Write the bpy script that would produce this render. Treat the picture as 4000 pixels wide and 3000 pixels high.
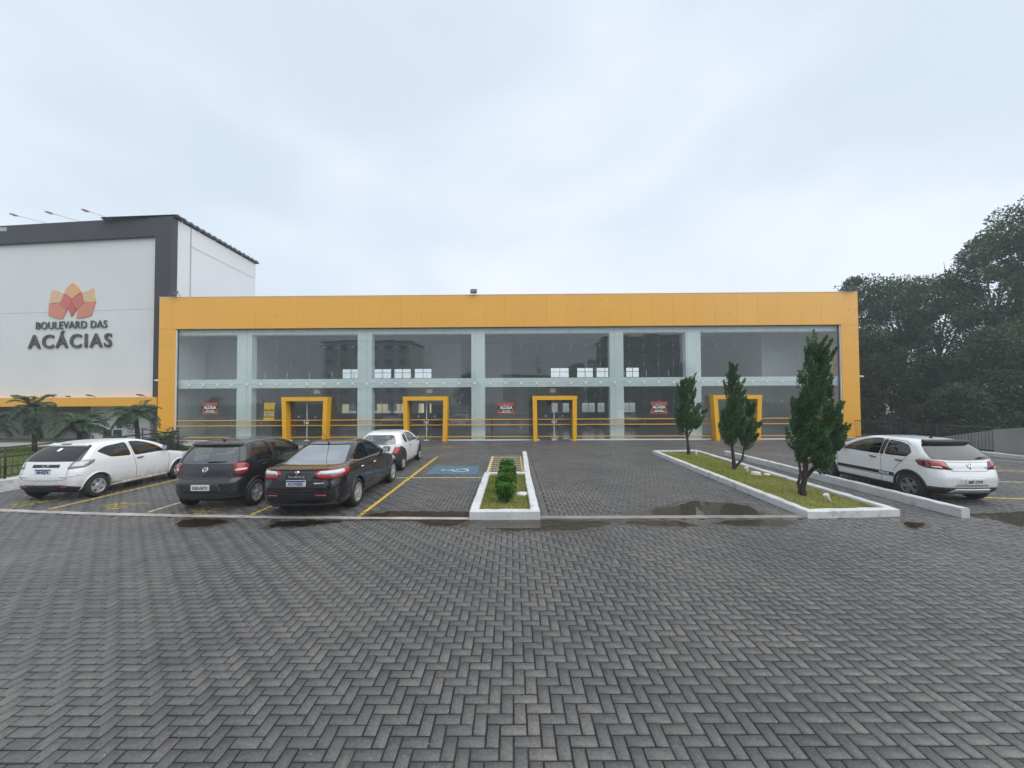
import bpy, bmesh, math, random
import numpy as np
from mathutils import Vector, Matrix
from mathutils.bvhtree import BVHTree

R = math.radians
PI = math.pi
rnd = random.Random(7)
nrg = np.random.default_rng(11)
for _o in list(bpy.data.objects):
    bpy.data.objects.remove(_o)
scene = bpy.context.scene
COL = scene.collection

# ------------------------------------------------------------------ camera
cam_data = bpy.data.cameras.new('camera')
cam_data.sensor_width = 36.0
cam_data.lens = 36.0 * 1530 / 4000
cam_data.shift_y = 30.6 / 4000
cam_data.clip_start = 0.05
cam_data.clip_end = 3000
cam = bpy.data.objects.new('camera', cam_data)
COL.objects.link(cam)
cam.matrix_world = (Matrix.Translation((0, 0, 2.42)) @ Matrix.Rotation(R(91.4), 4, 'X') @ Matrix.Rotation(R(-0.27), 4, 'Z'))
scene.camera = cam

# ------------------------------------------------------------------ sky, sun, exposure
SUN_EL, SUN_AZ = R(52), R(118)          # azimuth clockwise from +Y: the brighter part of the sky is behind the photographer's right shoulder
world = bpy.data.worlds.new('World')
scene.world = world
world.use_nodes = True
wn, wl = world.node_tree.nodes, world.node_tree.links
wn.clear()
w_out = wn.new('ShaderNodeOutputWorld')
w_bg = wn.new('ShaderNodeBackground')
w_bg.inputs['Strength'].default_value = 0.1
w_sky = wn.new('ShaderNodeTexSky')
w_sky.sky_type = 'NISHITA'
w_sky.sun_disc = False
w_sky.sun_elevation = SUN_EL
w_sky.sun_rotation = SUN_AZ
w_sky.air_density = 1.0
w_sky.dust_density = 2.0
w_tc = wn.new('ShaderNodeTexCoord')
w_map = wn.new('ShaderNodeMapping')
w_map.inputs['Scale'].default_value = (0.9, 0.9, 1.7)
w_map.inputs['Rotation'].default_value = (0.2, 0.45, 0.9)
w_map.inputs['Location'].default_value = (0.35, 0.1, 0.25)
w_noise = wn.new('ShaderNodeTexNoise')
w_noise.inputs['Scale'].default_value = 1.7
w_noise.inputs['Detail'].default_value = 4.0
w_noise.inputs['Roughness'].default_value = 0.42
w_noise.inputs['Distortion'].default_value = 0.25
w_ramp = wn.new('ShaderNodeValToRGB')
w_ramp.color_ramp.interpolation = 'EASE'
w_ramp.color_ramp.elements[0].position = 0.34
w_ramp.color_ramp.elements[0].color = (0.560, 0.642, 0.722, 1)
w_ramp.color_ramp.elements[1].position = 0.66
w_ramp.color_ramp.elements[1].color = (0.745, 0.792, 0.862, 1)
w_gain = wn.new('ShaderNodeVectorMath')
w_gain.operation = 'SCALE'
w_gain.inputs['Scale'].default_value = 9.1
w_mix = wn.new('ShaderNodeMix')
w_mix.data_type = 'RGBA'
w_mix.inputs['Factor'].default_value = 0.9
wl.new(w_tc.outputs['Generated'], w_map.inputs['Vector'])
wl.new(w_map.outputs['Vector'], w_noise.inputs['Vector'])
wl.new(w_noise.outputs['Fac'], w_ramp.inputs['Fac'])
wl.new(w_ramp.outputs['Color'], w_gain.inputs[0])
wl.new(w_sky.outputs['Color'], w_mix.inputs['A'])
wl.new(w_gain.outputs['Vector'], w_mix.inputs['B'])
wl.new(w_mix.outputs['Result'], w_bg.inputs['Color'])
wl.new(w_bg.outputs['Background'], w_out.inputs['Surface'])

sun_data = bpy.data.lights.new('sun', 'SUN')
sun_data.energy = 1.5
sun_data.angle = R(85)
sun_data.color = (1.0, 0.97, 0.93)
sun = bpy.data.objects.new('sun', sun_data)
COL.objects.link(sun)
sun.location = (20, -15, 40)
_sd = Vector((math.sin(SUN_AZ) * math.cos(SUN_EL), math.cos(SUN_AZ) * math.cos(SUN_EL), math.sin(SUN_EL)))
sun.rotation_euler = _sd.to_track_quat('Z', 'Y').to_euler()

vs = scene.view_settings
vs.view_transform = 'Standard'
vs.look = 'None'
vs.exposure = 0.58
vs.gamma = 1.0
vs.use_curve_mapping = False
scene.render.engine = 'CYCLES'
cy = scene.cycles
cy.max_bounces = 8
cy.diffuse_bounces = 3
cy.glossy_bounces = 4
cy.transmission_bounces = 6
cy.transparent_max_bounces = 24
cy.caustics_reflective = False
cy.caustics_refractive = False
cy.sample_clamp_indirect = 6.0
cy.use_denoising = True

# ------------------------------------------------------------------ helpers: objects
def lin(r, g, b):
    def f(c):
        c /= 255.0
        return c / 12.92 if c <= 0.04045 else ((c + 0.055) / 1.055) ** 2.4
    return (f(r), f(g), f(b))

def tag(o, label=None, cat=None, group=None, kind=None):
    if label: o['label'] = label
    if cat: o['category'] = cat
    if group: o['group'] = group
    if kind: o['kind'] = kind
    return o

def thing(name, label, cat, loc=(0, 0, 0), rz=0.0, group=None):
    o = bpy.data.objects.new(name, None)
    o.empty_display_size = 0.2
    COL.objects.link(o)
    o.location = loc
    o.rotation_euler = (0, 0, rz)
    return tag(o, label, cat, group)

def link(name, me, parent=None, loc=None, rot=None):
    o = bpy.data.objects.new(name, me)
    COL.objects.link(o)
    if parent is not None: o.parent = parent
    if loc is not None: o.location = loc
    if rot is not None: o.rotation_euler = rot
    return o

def np_mesh(name, V, F, mats, smooth=False, tone=None):
    """V (n,3); F (m,k) integer faces of one size; tone (m,) per-face value."""
    V = np.asarray(V, dtype=np.float32); F = np.asarray(F, dtype=np.int32)
    me = bpy.data.meshes.new(name)
    m, k = F.shape
    me.vertices.add(len(V)); me.vertices.foreach_set('co', V.ravel())
    me.loops.add(m * k); me.loops.foreach_set('vertex_index', F.ravel())
    me.polygons.add(m)
    me.polygons.foreach_set('loop_start', np.arange(0, m * k, k, dtype=np.int32))
    me.polygons.foreach_set('loop_total', np.full(m, k, dtype=np.int32))
    if smooth: me.polygons.foreach_set('use_smooth', np.ones(m, dtype=bool))
    me.update(calc_edges=True)
    if tone is not None:
        a = me.attributes.new('tone', 'FLOAT', 'FACE')
        a.data.foreach_set('value', np.asarray(tone, dtype=np.float32))
    for mt in (mats if isinstance(mats, (list, tuple)) else [mats]): me.materials.append(mt)
    return me

class MB:
    """collects shapes; build() links them as ONE mesh object"""
    def __init__(s): s.v = []; s.f = []; s.m = []; s.sm = []
    def add(s, vs, fs, m=0, smooth=False, M=None):
        b = len(s.v)
        if M is not None: vs = [M @ Vector(p) for p in vs]
        s.v += [tuple(p) for p in vs]
        for f in fs:
            s.f.append([b + i for i in f]); s.m.append(m); s.sm.append(smooth)
        return s
    def box(s, x0, x1, y0, y1, z0, z1, m=0, M=None, bev=0.0):
        if bev <= 0:
            vs = [(x, y, z) for z in (z0, z1) for y in (y0, y1) for x in (x0, x1)]
            fs = [(0, 2, 3, 1), (4, 5, 7, 6), (0, 1, 5, 4), (1, 3, 7, 5), (3, 2, 6, 7), (2, 0, 4, 6)]
            return s.add(vs, fs, m, False, M)
        bm = bmesh.new()
        bmesh.ops.create_cube(bm, size=1.0)
        for v in bm.verts:
            v.co = Vector(((x0 + x1) / 2 + v.co.x * (x1 - x0), (y0 + y1) / 2 + v.co.y * (y1 - y0), (z0 + z1) / 2 + v.co.z * (z1 - z0)))
        bmesh.ops.bevel(bm, geom=bm.edges[:], offset=bev, segments=2, affect='EDGES', profile=0.6)
        bm.verts.index_update()
        bm.normal_update()
        ax = [max(abs(c) for c in f.normal) > 0.999 for f in bm.faces]
        vv = [v.co.copy() for v in bm.verts]; ff = [[v.index for v in f.verts] for f in bm.faces]
        s.add(vv, ff, m, True, M)
        for i, a_ in enumerate(ax):
            if a_: s.sm[len(s.sm) - len(ax) + i] = False
        bm.free(); return s
    def prism(s, poly, h0, h1, axis='z', m=0, M=None, smooth=False):
        """polygon (list of 2-tuples) extruded between h0 and h1; axis z: (a,b)=(x,y); y: (x,z); x: (y,z)"""
        n = len(poly)
        def p(a, b, h): return {'z': (a, b, h), 'y': (a, h, b), 'x': (h, a, b)}[axis]
        vs = [p(a, b, h0) for a, b in poly] + [p(a, b, h1) for a, b in poly]
        fs = [list(range(n))[::-1], list(range(n, 2 * n))]
        fs += [(i, (i + 1) % n, n + (i + 1) % n, n + i) for i in range(n)]
        ar = sum(poly[i][0] * poly[(i + 1) % n][1] - poly[(i + 1) % n][0] * poly[i][1] for i in range(n))
        flip = (ar < 0) != (axis == 'y')
        if h1 < h0: flip = not flip
        if flip: fs = [list(f)[::-1] for f in fs]
        return s.add(vs, fs, m, smooth, M)
    def tube(s, pts, r, k=8, m=0, cap=True, M=None, smooth=True):
        pts = [Vector(p) for p in pts]
        rs = r if isinstance(r, (list, tuple)) else [r] * len(pts)
        vs, fs = [], []
        up = None
        for i, p in enumerate(pts):
            d = (pts[min(i + 1, len(pts) - 1)] - pts[max(i - 1, 0)])
            if d.length < 1e-9: d = Vector((0, 0, 1))
            d.normalize()
            if up is None: up = Vector((1, 0, 0)) if abs(d.x) < 0.9 else Vector((0, 1, 0))
            a = d.cross(up)
            if a.length < 1e-6: a = d.orthogonal()
            a.normalize(); b = d.cross(a).normalized(); up = -b if False else up
            for j in range(k):
                t = 2 * PI * j / k
                vs.append(p + (a * math.cos(t) + b * math.sin(t)) * rs[i])
        for i in range(len(pts) - 1):
            for j in range(k):
                fs.append((i * k + j, i * k + (j + 1) % k, (i + 1) * k + (j + 1) % k, (i + 1) * k + j))
        s.add(vs, fs, m, smooth, M)
        if cap:
            b0 = len(s.v) - len(vs)
            s.f.append([b0 + j for j in range(k)][::-1]); s.m.append(m); s.sm.append(False)
            s.f.append([b0 + (len(pts) - 1) * k + j for j in range(k)]); s.m.append(m); s.sm.append(False)
        return s
    def lathe(s, prof, k=24, axis='z', m=0, M=None, closed=False, smooth=True, caps=True):
        """profile of (radius, height) turned about the axis"""
        vs, fs = [], []
        n = len(prof)
        for r, h in prof:
            for j in range(k):
                t = 2 * PI * j / k
                a, b = r * math.cos(t), r * math.sin(t)
                vs.append({'z': (a, b, h), 'x': (h, a, b), 'y': (a, h, b)}[axis])
        for i in range(n if closed else n - 1):
            for j in range(k):
                a, b = i * k, ((i + 1) % n) * k
                fs.append((a + j, a + (j + 1) % k, b + (j + 1) % k, b + j))
        if not closed and caps:
            fs.append(list(range(k))[::-1]); fs.append([(n - 1) * k + j for j in range(k)])
        return s.add(vs, fs, m, smooth, M)
    def mesh(s, name, mats):
        me = bpy.data.meshes.new(name)
        me.from_pydata(s.v, [], s.f)
        me.polygons.foreach_set('material_index', s.m)
        me.polygons.foreach_set('use_smooth', s.sm)
        for mt in (mats if isinstance(mats, (list, tuple)) else [mats]): me.materials.append(mt)
        me.update()
        return me
    def build(s, name, mats, parent=None, loc=None, rot=None):
        return link(name, s.mesh(name, mats), parent, loc, rot)

def fix_normals(me):
    bm = bmesh.new(); bm.from_mesh(me)
    bmesh.ops.recalc_face_normals(bm, faces=bm.faces[:])
    bm.to_mesh(me); bm.free()

def text_mesh(string, size, mat, extrude=0.004, bold=0.0, align='CENTER', sx=1.0, space=1.0, shear=0.0):
    cu = bpy.data.curves.new('lettering', 'FONT')
    cu.body = string; cu.size = size; cu.extrude = extrude; cu.offset = bold
    cu.align_x = align; cu.align_y = 'CENTER'; cu.resolution_u = 3
    cu.space_character = space; cu.shear = shear
    o = bpy.data.objects.new('lettering', cu)
    COL.objects.link(o)
    dg = bpy.context.evaluated_depsgraph_get()
    me = bpy.data.meshes.new_from_object(o.evaluated_get(dg))
    bpy.data.objects.remove(o); bpy.data.curves.remove(cu)
    me.materials.clear(); me.materials.append(mat)
    if sx != 1.0: me.transform(Matrix.Diagonal((sx, 1, 1, 1)))
    return me
FACE_S = (PI / 2, 0, 0)      # lettering that stands upright and faces -Y

# ------------------------------------------------------------------ helpers: materials
def nodes_of(name):
    m = bpy.data.materials.new(name)
    m.use_nodes = True
    nt = m.node_tree
    b = nt.nodes.get('Principled BSDF')
    return m, nt, b

def mat(name, col, rough=0.6, metal=0.0, spec=0.5, coat=0.0, var=0.0, vscale=3.0, bump=0.0, bscale=60.0, rvar=0.0, tone=0.0,
        tcol=None, stain=0.0, stain_col=(0.05, 0.045, 0.04), stain_scale=1.2, subs=0.0, coords='Object', detail=6.0, sth=(0.52, 0.72)):
    """procedural paint/stone/metal: base colour, two-scale colour variation, stains with their own shape, roughness variation, fine bump"""
    m, nt, b = nodes_of(name)
    N, L = nt.nodes, nt.links
    b.inputs['Base Color'].default_value = (*col, 1)
    b.inputs['Roughness'].default_value = rough
    b.inputs['Metallic'].default_value = metal
    b.inputs['Specular IOR Level'].default_value = spec
    b.inputs['Coat Weight'].default_value = coat
    b.inputs['Coat Roughness'].default_value = 0.04
    tc = N.new('ShaderNodeTexCoord')
    vec = N.new('ShaderNodeNewGeometry').outputs['Position'] if coords == 'World' else tc.outputs[coords]
    cur = None
    def mixn(kind, fac, A, B):
        n = N.new('ShaderNodeMix'); n.data_type = 'RGBA'; n.blend_type = kind
        if isinstance(fac, float): n.inputs['Factor'].default_value = fac
        else: L.new(fac, n.inputs['Factor'])
        for key, v in (('A', A), ('B', B)):
            if isinstance(v, tuple): n.inputs[key].default_value = (*v, 1)
            else: L.new(v, n.inputs[key])
        return n.outputs['Result']
    def noise(sc, det=6.0, ro=0.55):
        n = N.new('ShaderNodeTexNoise'); n.inputs['Scale'].default_value = sc
        n.inputs['Detail'].default_value = det; n.inputs['Roughness'].default_value = ro
        L.new(vec, n.inputs['Vector']); return n.outputs['Fac']
    def ramp(src, p0, p1, c0=(0, 0, 0), c1=(1, 1, 1)):
        n = N.new('ShaderNodeValToRGB'); e = n.color_ramp.elements
        e[0].position, e[1].position = p0, p1
        e[0].color, e[1].color = (*c0, 1), (*c1, 1)
        L.new(src, n.inputs['Fac']); return n.outputs['Color']
    cur = col
    if var > 0:
        lo = tuple(max(0, c * (1 - var)) for c in col); hi = tuple(min(1, c * (1 + var)) for c in col)
        r1 = ramp(noise(vscale, detail), 0.3, 0.7, lo, hi)
        r2 = ramp(noise(vscale * 9.3, 4.0), 0.25, 0.75, tuple([1 - var * 0.5] * 3), (1, 1, 1))
        cur = mixn('MULTIPLY', 1.0, r1, r2)
    if tone > 0 or tcol is not None:
        at = N.new('ShaderNodeAttribute'); at.attribute_name = 'tone'
        if tcol is not None:
            cur = mixn('MIX', at.outputs['Fac'], cur, tcol)
        else:
            cur = mixn('MULTIPLY', 1.0, cur, ramp(at.outputs['Fac'], 0, 1, tuple([1 - tone] * 3), tuple([1 + tone] * 3)))
    if stain > 0:
        st = ramp(noise(stain_scale, 8.0, 0.62), *sth)
        mu = N.new('ShaderNodeMath'); mu.operation = 'MULTIPLY'; mu.inputs[1].default_value = stain
        L.new(st, mu.inputs[0])
        cur = mixn('MIX', mu.outputs[0], cur, stain_col)
    if not isinstance(cur, tuple): L.new(cur, b.inputs['Base Color'])
    if rvar > 0:
        mr = N.new('ShaderNodeMapRange'); mr.inputs['To Min'].default_value = max(0.02, rough - rvar); mr.inputs['To Max'].default_value = min(1, rough + rvar)
        mr.inputs['From Min'].default_value = 0.3; mr.inputs['From Max'].default_value = 0.7
        L.new(noise(vscale * 1.7 + 0.3, 5.0), mr.inputs['Value']); L.new(mr.outputs['Result'], b.inputs['Roughness'])
    if bump > 0:
        bn = N.new('ShaderNodeBump'); bn.inputs['Strength'].default_value = bump; bn.inputs['Distance'].default_value = 0.01
        L.new(noise(bscale, 5.0, 0.6), bn.inputs['Height']); L.new(bn.outputs['Normal'], b.inputs['Normal'])
    if subs > 0:
        b.inputs['Subsurface Weight'].default_value = subs
    return m

def glass_mat(name, tint, ior=1.5, gain=1.0, rough=0.0, wave=0.0, veil=0.0):
    """thin architectural pane: lets tinted light straight through, mirrors by Fresnel"""
    m, nt, b = nodes_of(name)
    N, L = nt.nodes, nt.links
    N.remove(b)
    out = [n for n in N if n.type == 'OUTPUT_MATERIAL'][0]
    t = N.new('ShaderNodeBsdfTransparent'); t.inputs['Color'].default_value = (*tint, 1)
    g = N.new('ShaderNodeBsdfGlossy'); g.inputs['Roughness'].default_value = rough; g.inputs['Color'].default_value = (1, 1, 1, 1)
    # Schlick reflectance, the same from both sides of the pane
    f0 = min(0.9, gain * ((ior - 1) / (ior + 1)) ** 2)
    ge = N.new('ShaderNodeNewGeometry'); dp = N.new('ShaderNodeVectorMath'); dp.operation = 'DOT_PRODUCT'
    L.new(ge.outputs['Normal'], dp.inputs[0]); L.new(ge.outputs['Incoming'], dp.inputs[1])
    def mth(op, a, b_=None, clamp=False):
        n = N.new('ShaderNodeMath'); n.operation = op; n.use_clamp = clamp
        for i, v in enumerate((a, b_)):
            if v is None: continue
            if isinstance(v, (int, float)): n.inputs[i].default_value = v
            else: L.new(v, n.inputs[i])
        return n.outputs[0]
    sch = mth('POWER', mth('SUBTRACT', 1.0, mth('ABSOLUTE', dp.outputs['Value'])), 5.0)
    fac = mth('ADD', f0, mth('MULTIPLY', sch, 1 - f0), True)
    mx = N.new('ShaderNodeMixShader')
    L.new(fac, mx.inputs['Fac'])
    L.new(t.outputs[0], mx.inputs[1]); L.new(g.outputs[0], mx.inputs[2])
    if veil > 0:      # grey-green diffuse film: a hazy veil put into the pane's colour
        df = N.new('ShaderNodeBsdfDiffuse'); df.inputs['Color'].default_value = (0.55, 0.64, 0.63, 1)
        m3 = N.new('ShaderNodeMixShader'); m3.inputs['Fac'].default_value = veil
        L.new(mx.outputs[0], m3.inputs[1]); L.new(df.outputs[0], m3.inputs[2]); L.new(m3.outputs[0], out.inputs['Surface'])
    else:
        L.new(mx.outputs[0], out.inputs['Surface'])
    if wave > 0:
        tc = N.new('ShaderNodeTexCoord'); no = N.new('ShaderNodeTexNoise'); no.inputs['Scale'].default_value = 0.9; no.inputs['Detail'].default_value = 1.0
        bu = N.new('ShaderNodeBump'); bu.inputs['Strength'].default_value = wave; bu.inputs['Distance'].default_value = 0.05
        L.new(tc.outputs['Object'], no.inputs['Vector']); L.new(no.outputs['Fac'], bu.inputs['Height'])
        L.new(bu.outputs['Normal'], g.inputs['Normal'])
    return m

def paint_mark(name, col, wear=0.45, scale=9.0):
    """road paint worn through in patches (transparent where worn)"""
    m, nt, b = nodes_of(name)
    N, L = nt.nodes, nt.links
    out = [n for n in N if n.type == 'OUTPUT_MATERIAL'][0]
    b.inputs['Base Color'].default_value = (*col, 1); b.inputs['Roughness'].default_value = 0.6
    tc = N.new('ShaderNodeTexCoord')
    no = N.new('ShaderNodeTexNoise'); no.inputs['Scale'].default_value = scale; no.inputs['Detail'].default_value = 9.0; no.inputs['Roughness'].default_value = 0.7
    ra = N.new('ShaderNodeValToRGB'); ra.color_ramp.elements[0].position = wear - 0.06; ra.color_ramp.elements[1].position = wear + 0.06
    tr = N.new('ShaderNodeBsdfTransparent'); mx = N.new('ShaderNodeMixShader')
    L.new(tc.outputs['Object'], no.inputs['Vector']); L.new(no.outputs['Fac'], ra.inputs['Fac'])
    L.new(ra.outputs['Color'], mx.inputs['Fac']); L.new(tr.outputs[0], mx.inputs[1]); L.new(b.outputs[0], mx.inputs[2])
    L.new(mx.outputs[0], out.inputs['Surface'])
    return m

# ------------------------------------------------------------------ shared materials
M = {}
M['bedding'] = mat('joint_sand', (0.014, 0.014, 0.015), 0.9, var=0.3, vscale=4, bump=0.4, bscale=180, stain=0.6, stain_col=(0.075, 0.078, 0.055), stain_scale=1.4, sth=(0.5, 0.68))
def paver_material():
    m, nt, b = nodes_of('concrete_paver')
    N, L = nt.nodes, nt.links
    tc = N.new('ShaderNodeTexCoord'); geo = N.new('ShaderNodeNewGeometry')
    at = N.new('ShaderNodeAttribute'); at.attribute_name = 'tone'
    def noise(sc, det, ro, src=geo.outputs['Position']):
        n = N.new('ShaderNodeTexNoise'); n.inputs['Scale'].default_value = sc; n.inputs['Detail'].default_value = det; n.inputs['Roughness'].default_value = ro
        L.new(src, n.inputs['Vector']); return n.outputs['Fac']
    def ramp(src, p0, c0, p1, c1):
        n = N.new('ShaderNodeValToRGB'); e = n.color_ramp.elements
        e[0].position, e[1].position = p0, p1; e[0].color, e[1].color = (*c0, 1), (*c1, 1)
        L.new(src, n.inputs['Fac']); return n.outputs['Color']
    def mul(a, c, kind='MULTIPLY', fac=1.0):
        n = N.new('ShaderNodeMix'); n.data_type = 'RGBA'; n.blend_type = kind; n.inputs['Factor'].default_value = fac
        L.new(a, n.inputs['A']); L.new(c, n.inputs['B']); return n.outputs['Result']
    base = ramp(at.outputs['Fac'], 0.0, (0.092, 0.0925, 0.0945), 1.0, (0.148, 0.144, 0.138))
    patch = ramp(noise(0.55, 4, 0.55), 0.34, (0.80, 0.81, 0.83), 0.66, (1.13, 1.12, 1.09))
    grain = ramp(noise(120, 6, 0.75), 0.3, (0.62, 0.62, 0.64), 0.72, (1.35, 1.34, 1.3))
    speck = ramp(noise(38, 3, 0.7), 0.3, (0.68, 0.68, 0.70), 0.7, (1.28, 1.27, 1.24))
    c = mul(mul(mul(base, patch), grain), speck)
    moss = N.new('ShaderNodeMix'); moss.data_type = 'RGBA'; moss.inputs['B'].default_value = (0.088, 0.092, 0.078, 1)
    mf = ramp(noise(0.9, 9, 0.7), 0.56, (0, 0, 0), 0.74, (0.55, 0.55, 0.55)); L.new(mf, moss.inputs['Factor']); L.new(c, moss.inputs['A']); c = moss.outputs['Result']
    oil = N.new('ShaderNodeMix'); oil.data_type = 'RGBA'; oil.inputs['B'].default_value = (0.03, 0.03, 0.031, 1)
    of = ramp(noise(2.6, 3, 0.5), 0.72, (0, 0, 0), 0.80, (0.6, 0.6, 0.6)); L.new(of, oil.inputs['Factor']); L.new(c, oil.inputs['A']); c = oil.outputs['Result']
    L.new(c, b.inputs['Base Color'])
    r = N.new('ShaderNodeMapRange'); r.inputs['From Min'].default_value = 0.36; r.inputs['From Max'].default_value = 0.66
    r.inputs['To Min'].default_value = 0.28; r.inputs['To Max'].default_value = 0.52
    L.new(noise(0.8, 5, 0.6), r.inputs['Value']); L.new(r.outputs['Result'], b.inputs['Roughness'])
    b.inputs['Specular IOR Level'].default_value = 0.42
    bp = N.new('ShaderNodeBump'); bp.inputs['Strength'].default_value = 0.55; bp.inputs['Distance'].default_value = 0.003
    L.new(noise(160, 5, 0.7), bp.inputs['Height']); L.new(bp.outputs['Normal'], b.inputs['Normal'])
    return m
M['paver'] = paver_material()
M['limewash'] = mat('whitewashed_concrete', (0.62, 0.63, 0.63), 0.75, var=0.10, vscale=2.2, bump=0.6, bscale=26, stain=0.6, stain_col=(0.27, 0.255, 0.23), stain_scale=4.0, coords='World', sth=(0.55, 0.68))
M['strip'] = mat('worn_edging_concrete', (0.26, 0.235, 0.215), 0.6, var=0.22, vscale=2.5, bump=0.4, bscale=50, stain=0.6, stain_col=(0.10, 0.085, 0.075), stain_scale=2.4)
M['soil'] = mat('lawn_soil', (0.19, 0.19, 0.06), 0.95, var=0.35, vscale=3.0, bump=0.5, bscale=60)
M['yellow_mark'] = paint_mark('yellow_road_paint', lin(232, 190, 70), 0.40, 14)
M['pale_mark'] = paint_mark('faded_cream_road_paint', lin(225, 205, 150), 0.42, 14)
M['white_mark'] = paint_mark('white_road_paint', (0.66, 0.67, 0.68), 0.40, 12)
M['blue_mark'] = paint_mark('blue_bay_paint', (0.10, 0.20, 0.29), 0.40, 16)
M['ghost_mark'] = paint_mark('worn_yellow_stencil', lin(205, 185, 70), 0.47, 12)

# ------------------------------------------------------------------ ground and pavement
g = MB(); g.add([(-900, -400, -0.06), (900, -400, -0.06), (900, 1500, -0.06), (-900, 1500, -0.06)], [(0, 1, 2, 3)])
M['ground'] = mat('distant_ground', (0.10, 0.115, 0.085), 0.95, var=0.35, vscale=0.05, detail=8)
tag(g.build('ground', M['ground']), kind='structure')

bed = MB(); bed.add([(-40, -9, -0.0075), (40, -9, -0.0075), (40, 24.2, -0.0075), (-40, 24.2, -0.0075)], [(0, 1, 2, 3)])
pavement = tag(bed.build('pavement', M['bedding']), kind='structure')

def inside(px, py, poly):
    c = False; n = len(poly)
    for i in range(n):
        x0, y0 = poly[i]; x1, y1 = poly[(i + 1) % n]
        if (y0 > py) != (y1 > py) and px < (x1 - x0) * (py - y0) / (y1 - y0) + x0: c = not c
    return c
CPL = [(-0.89, 8.06), (0.56, 8.06), (0.56, 12.52), (-0.89, 12.52)]
RPL = [(6.02, 8.05), (8.03, 8.17), (8.52, 18.1), (6.38, 17.9)]
# strip between the lane and the bays (south edge), as a polyline
STRIP_L = [(-13.6, 9.12), (-11.4, 8.86), (-8.95, 8.56), (-6.5, 8.36), (-3.2, 8.16), (-0.89, 8.08)]
STRIP_R = [(0.56, 8.10), (6.1, 8.08)]
def strip_y(x):
    pts = STRIP_L + STRIP_R
    for (a, b), (c, d) in zip(pts[:-1], pts[1:]):
        if a <= x <= c: return b + (d - b) * (x - a) / (c - a)
    return None

U = 0.1
def herringbone():
    H, Vv = [], []
    for row in range(15, 243):
        y = row * U
        lim = min(1.38 * y + 2.0, 23.0)
        k = -row
        x0 = (k % 4)
        i0 = int(-lim / U) - 4
        i0 -= (i0 - x0) % 4
        i = i0
        while i * U < lim:
            H.append((i * U, y)); Vv.append(((i + 2) * U, y)); i += 4
    return H, Vv
Hs, Vs = herringbone()
cells = [(x + U, y + U / 2, 0) for x, y in Hs] + [(x + U / 2, y + U, 1) for x, y in Vs]
keep = []
for cx, cyy, o in cells:
    if cyy > 24.05 or cyy < 1.5: continue
    if inside(cx, cyy, CPL) or inside(cx, cyy, RPL): continue
    if 0.56 < cx < 0.78 and 8.2 < cyy < 17.6: continue
    if 0.42 < cx < 0.60 and 12.4 < cyy < 17.6: continue
    if cx < -14.45 and cyy > 9.0: continue
    if cx > 20.6 and cyy > 9.0: continue
    s = strip_y(cx)
    if s is not None and s - 0.03 < cyy < s + 0.17: continue
    keep.append((cx, cyy, o))
for j in range(94): keep.append((0.68, 8.28 + j * U, 0))       # soldier course beside the kerb
def in_view(x, y): return abs(x) / y < 1.31 and y > 2.58
keep.sort(key=lambda c: (0 if in_view(c[0], c[1]) else 1, math.hypot(c[0], c[1])))
near, far = keep[:300], keep[300:]
rest = np.array(far)
def paver_shape(hx, hy):
    b, t = 0.0975, 0.089
    top = [(-hx + 0.0095, -hy + 0.0095), (hx - 0.0095, -hy + 0.0095), (hx - 0.0095, hy - 0.0095), (-hx + 0.0095, hy - 0.0095)]
    bot = [(-hx + 0.0045, -hy + 0.0045), (hx - 0.0045, -hy + 0.0045), (hx - 0.0045, hy - 0.0045), (-hx + 0.0045, hy - 0.0045)]
    mid = [(-hx + 0.0068, -hy + 0.0068), (hx - 0.0068, -hy + 0.0068), (hx - 0.0068, hy - 0.0068), (-hx + 0.0068, hy - 0.0068)]
    v = [(x, y, 0.0) for x, y in top] + [(x, y, -0.005) for x, y in mid] + [(x, y, -0.02) for x, y in bot]
    f = [(0, 1, 2, 3)]
    for k in (0, 4):
        f += [(k + 4 + i, k + 4 + (i + 1) % 4, k + (i + 1) % 4, k + i) for i in range(4)]
    return np.array(v), np.array(f)
SH = [paver_shape(0.1, 0.05), paver_shape(0.05, 0.1)]
tones = [0.08, 0.22, 0.3, 0.38, 0.46, 0.55, 0.68, 0.92]
near_me = [[np_mesh('paver', SH[o][0], SH[o][1], M['paver'], tone=np.full(len(SH[o][1]), t)) for t in tones] for o in (0, 1)]
for cx, cyy, o in near:
    ob = link('paver', near_me[o][rnd.choice((0, 1, 1, 2, 2, 2, 3, 3, 3, 4, 4, 5, 5, 6, 7))], pavement, (cx, cyy, rnd.uniform(-0.0035, 0.0015)),
              (rnd.gauss(0, 0.006), rnd.gauss(0, 0.006), rnd.gauss(0, 0.009)))
VV, FF, TT, base = [], [], [], 0
for o in (0, 1):
    c = rest[rest[:, 2] == o]
    n = len(c)
    v, f = SH[o]
    tilt = nrg.normal(0, 0.006, (n, 2)); ang = nrg.normal(0, 0.009, n)
    P = np.repeat(v[None], n, 0)
    x = P[:, :, 0] - ang[:, None] * P[:, :, 1]; y = P[:, :, 1] + ang[:, None] * P[:, :, 0]
    z = P[:, :, 2] + tilt[:, :1] * P[:, :, 0] + tilt[:, 1:] * P[:, :, 1] + nrg.uniform(-0.0035, 0.0015, n)[:, None]
    VV.append(np.stack([x + c[:, :1], y + c[:, 1:2], z], -1).reshape(-1, 3))
    FF.append((f[None] + (np.arange(n) * len(v))[:, None, None]).reshape(-1, 4) + base)
    TT.append(np.repeat(np.clip(nrg.normal(0.42, 0.2, n), 0, 1), len(f)))
    base += n * len(v)
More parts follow.
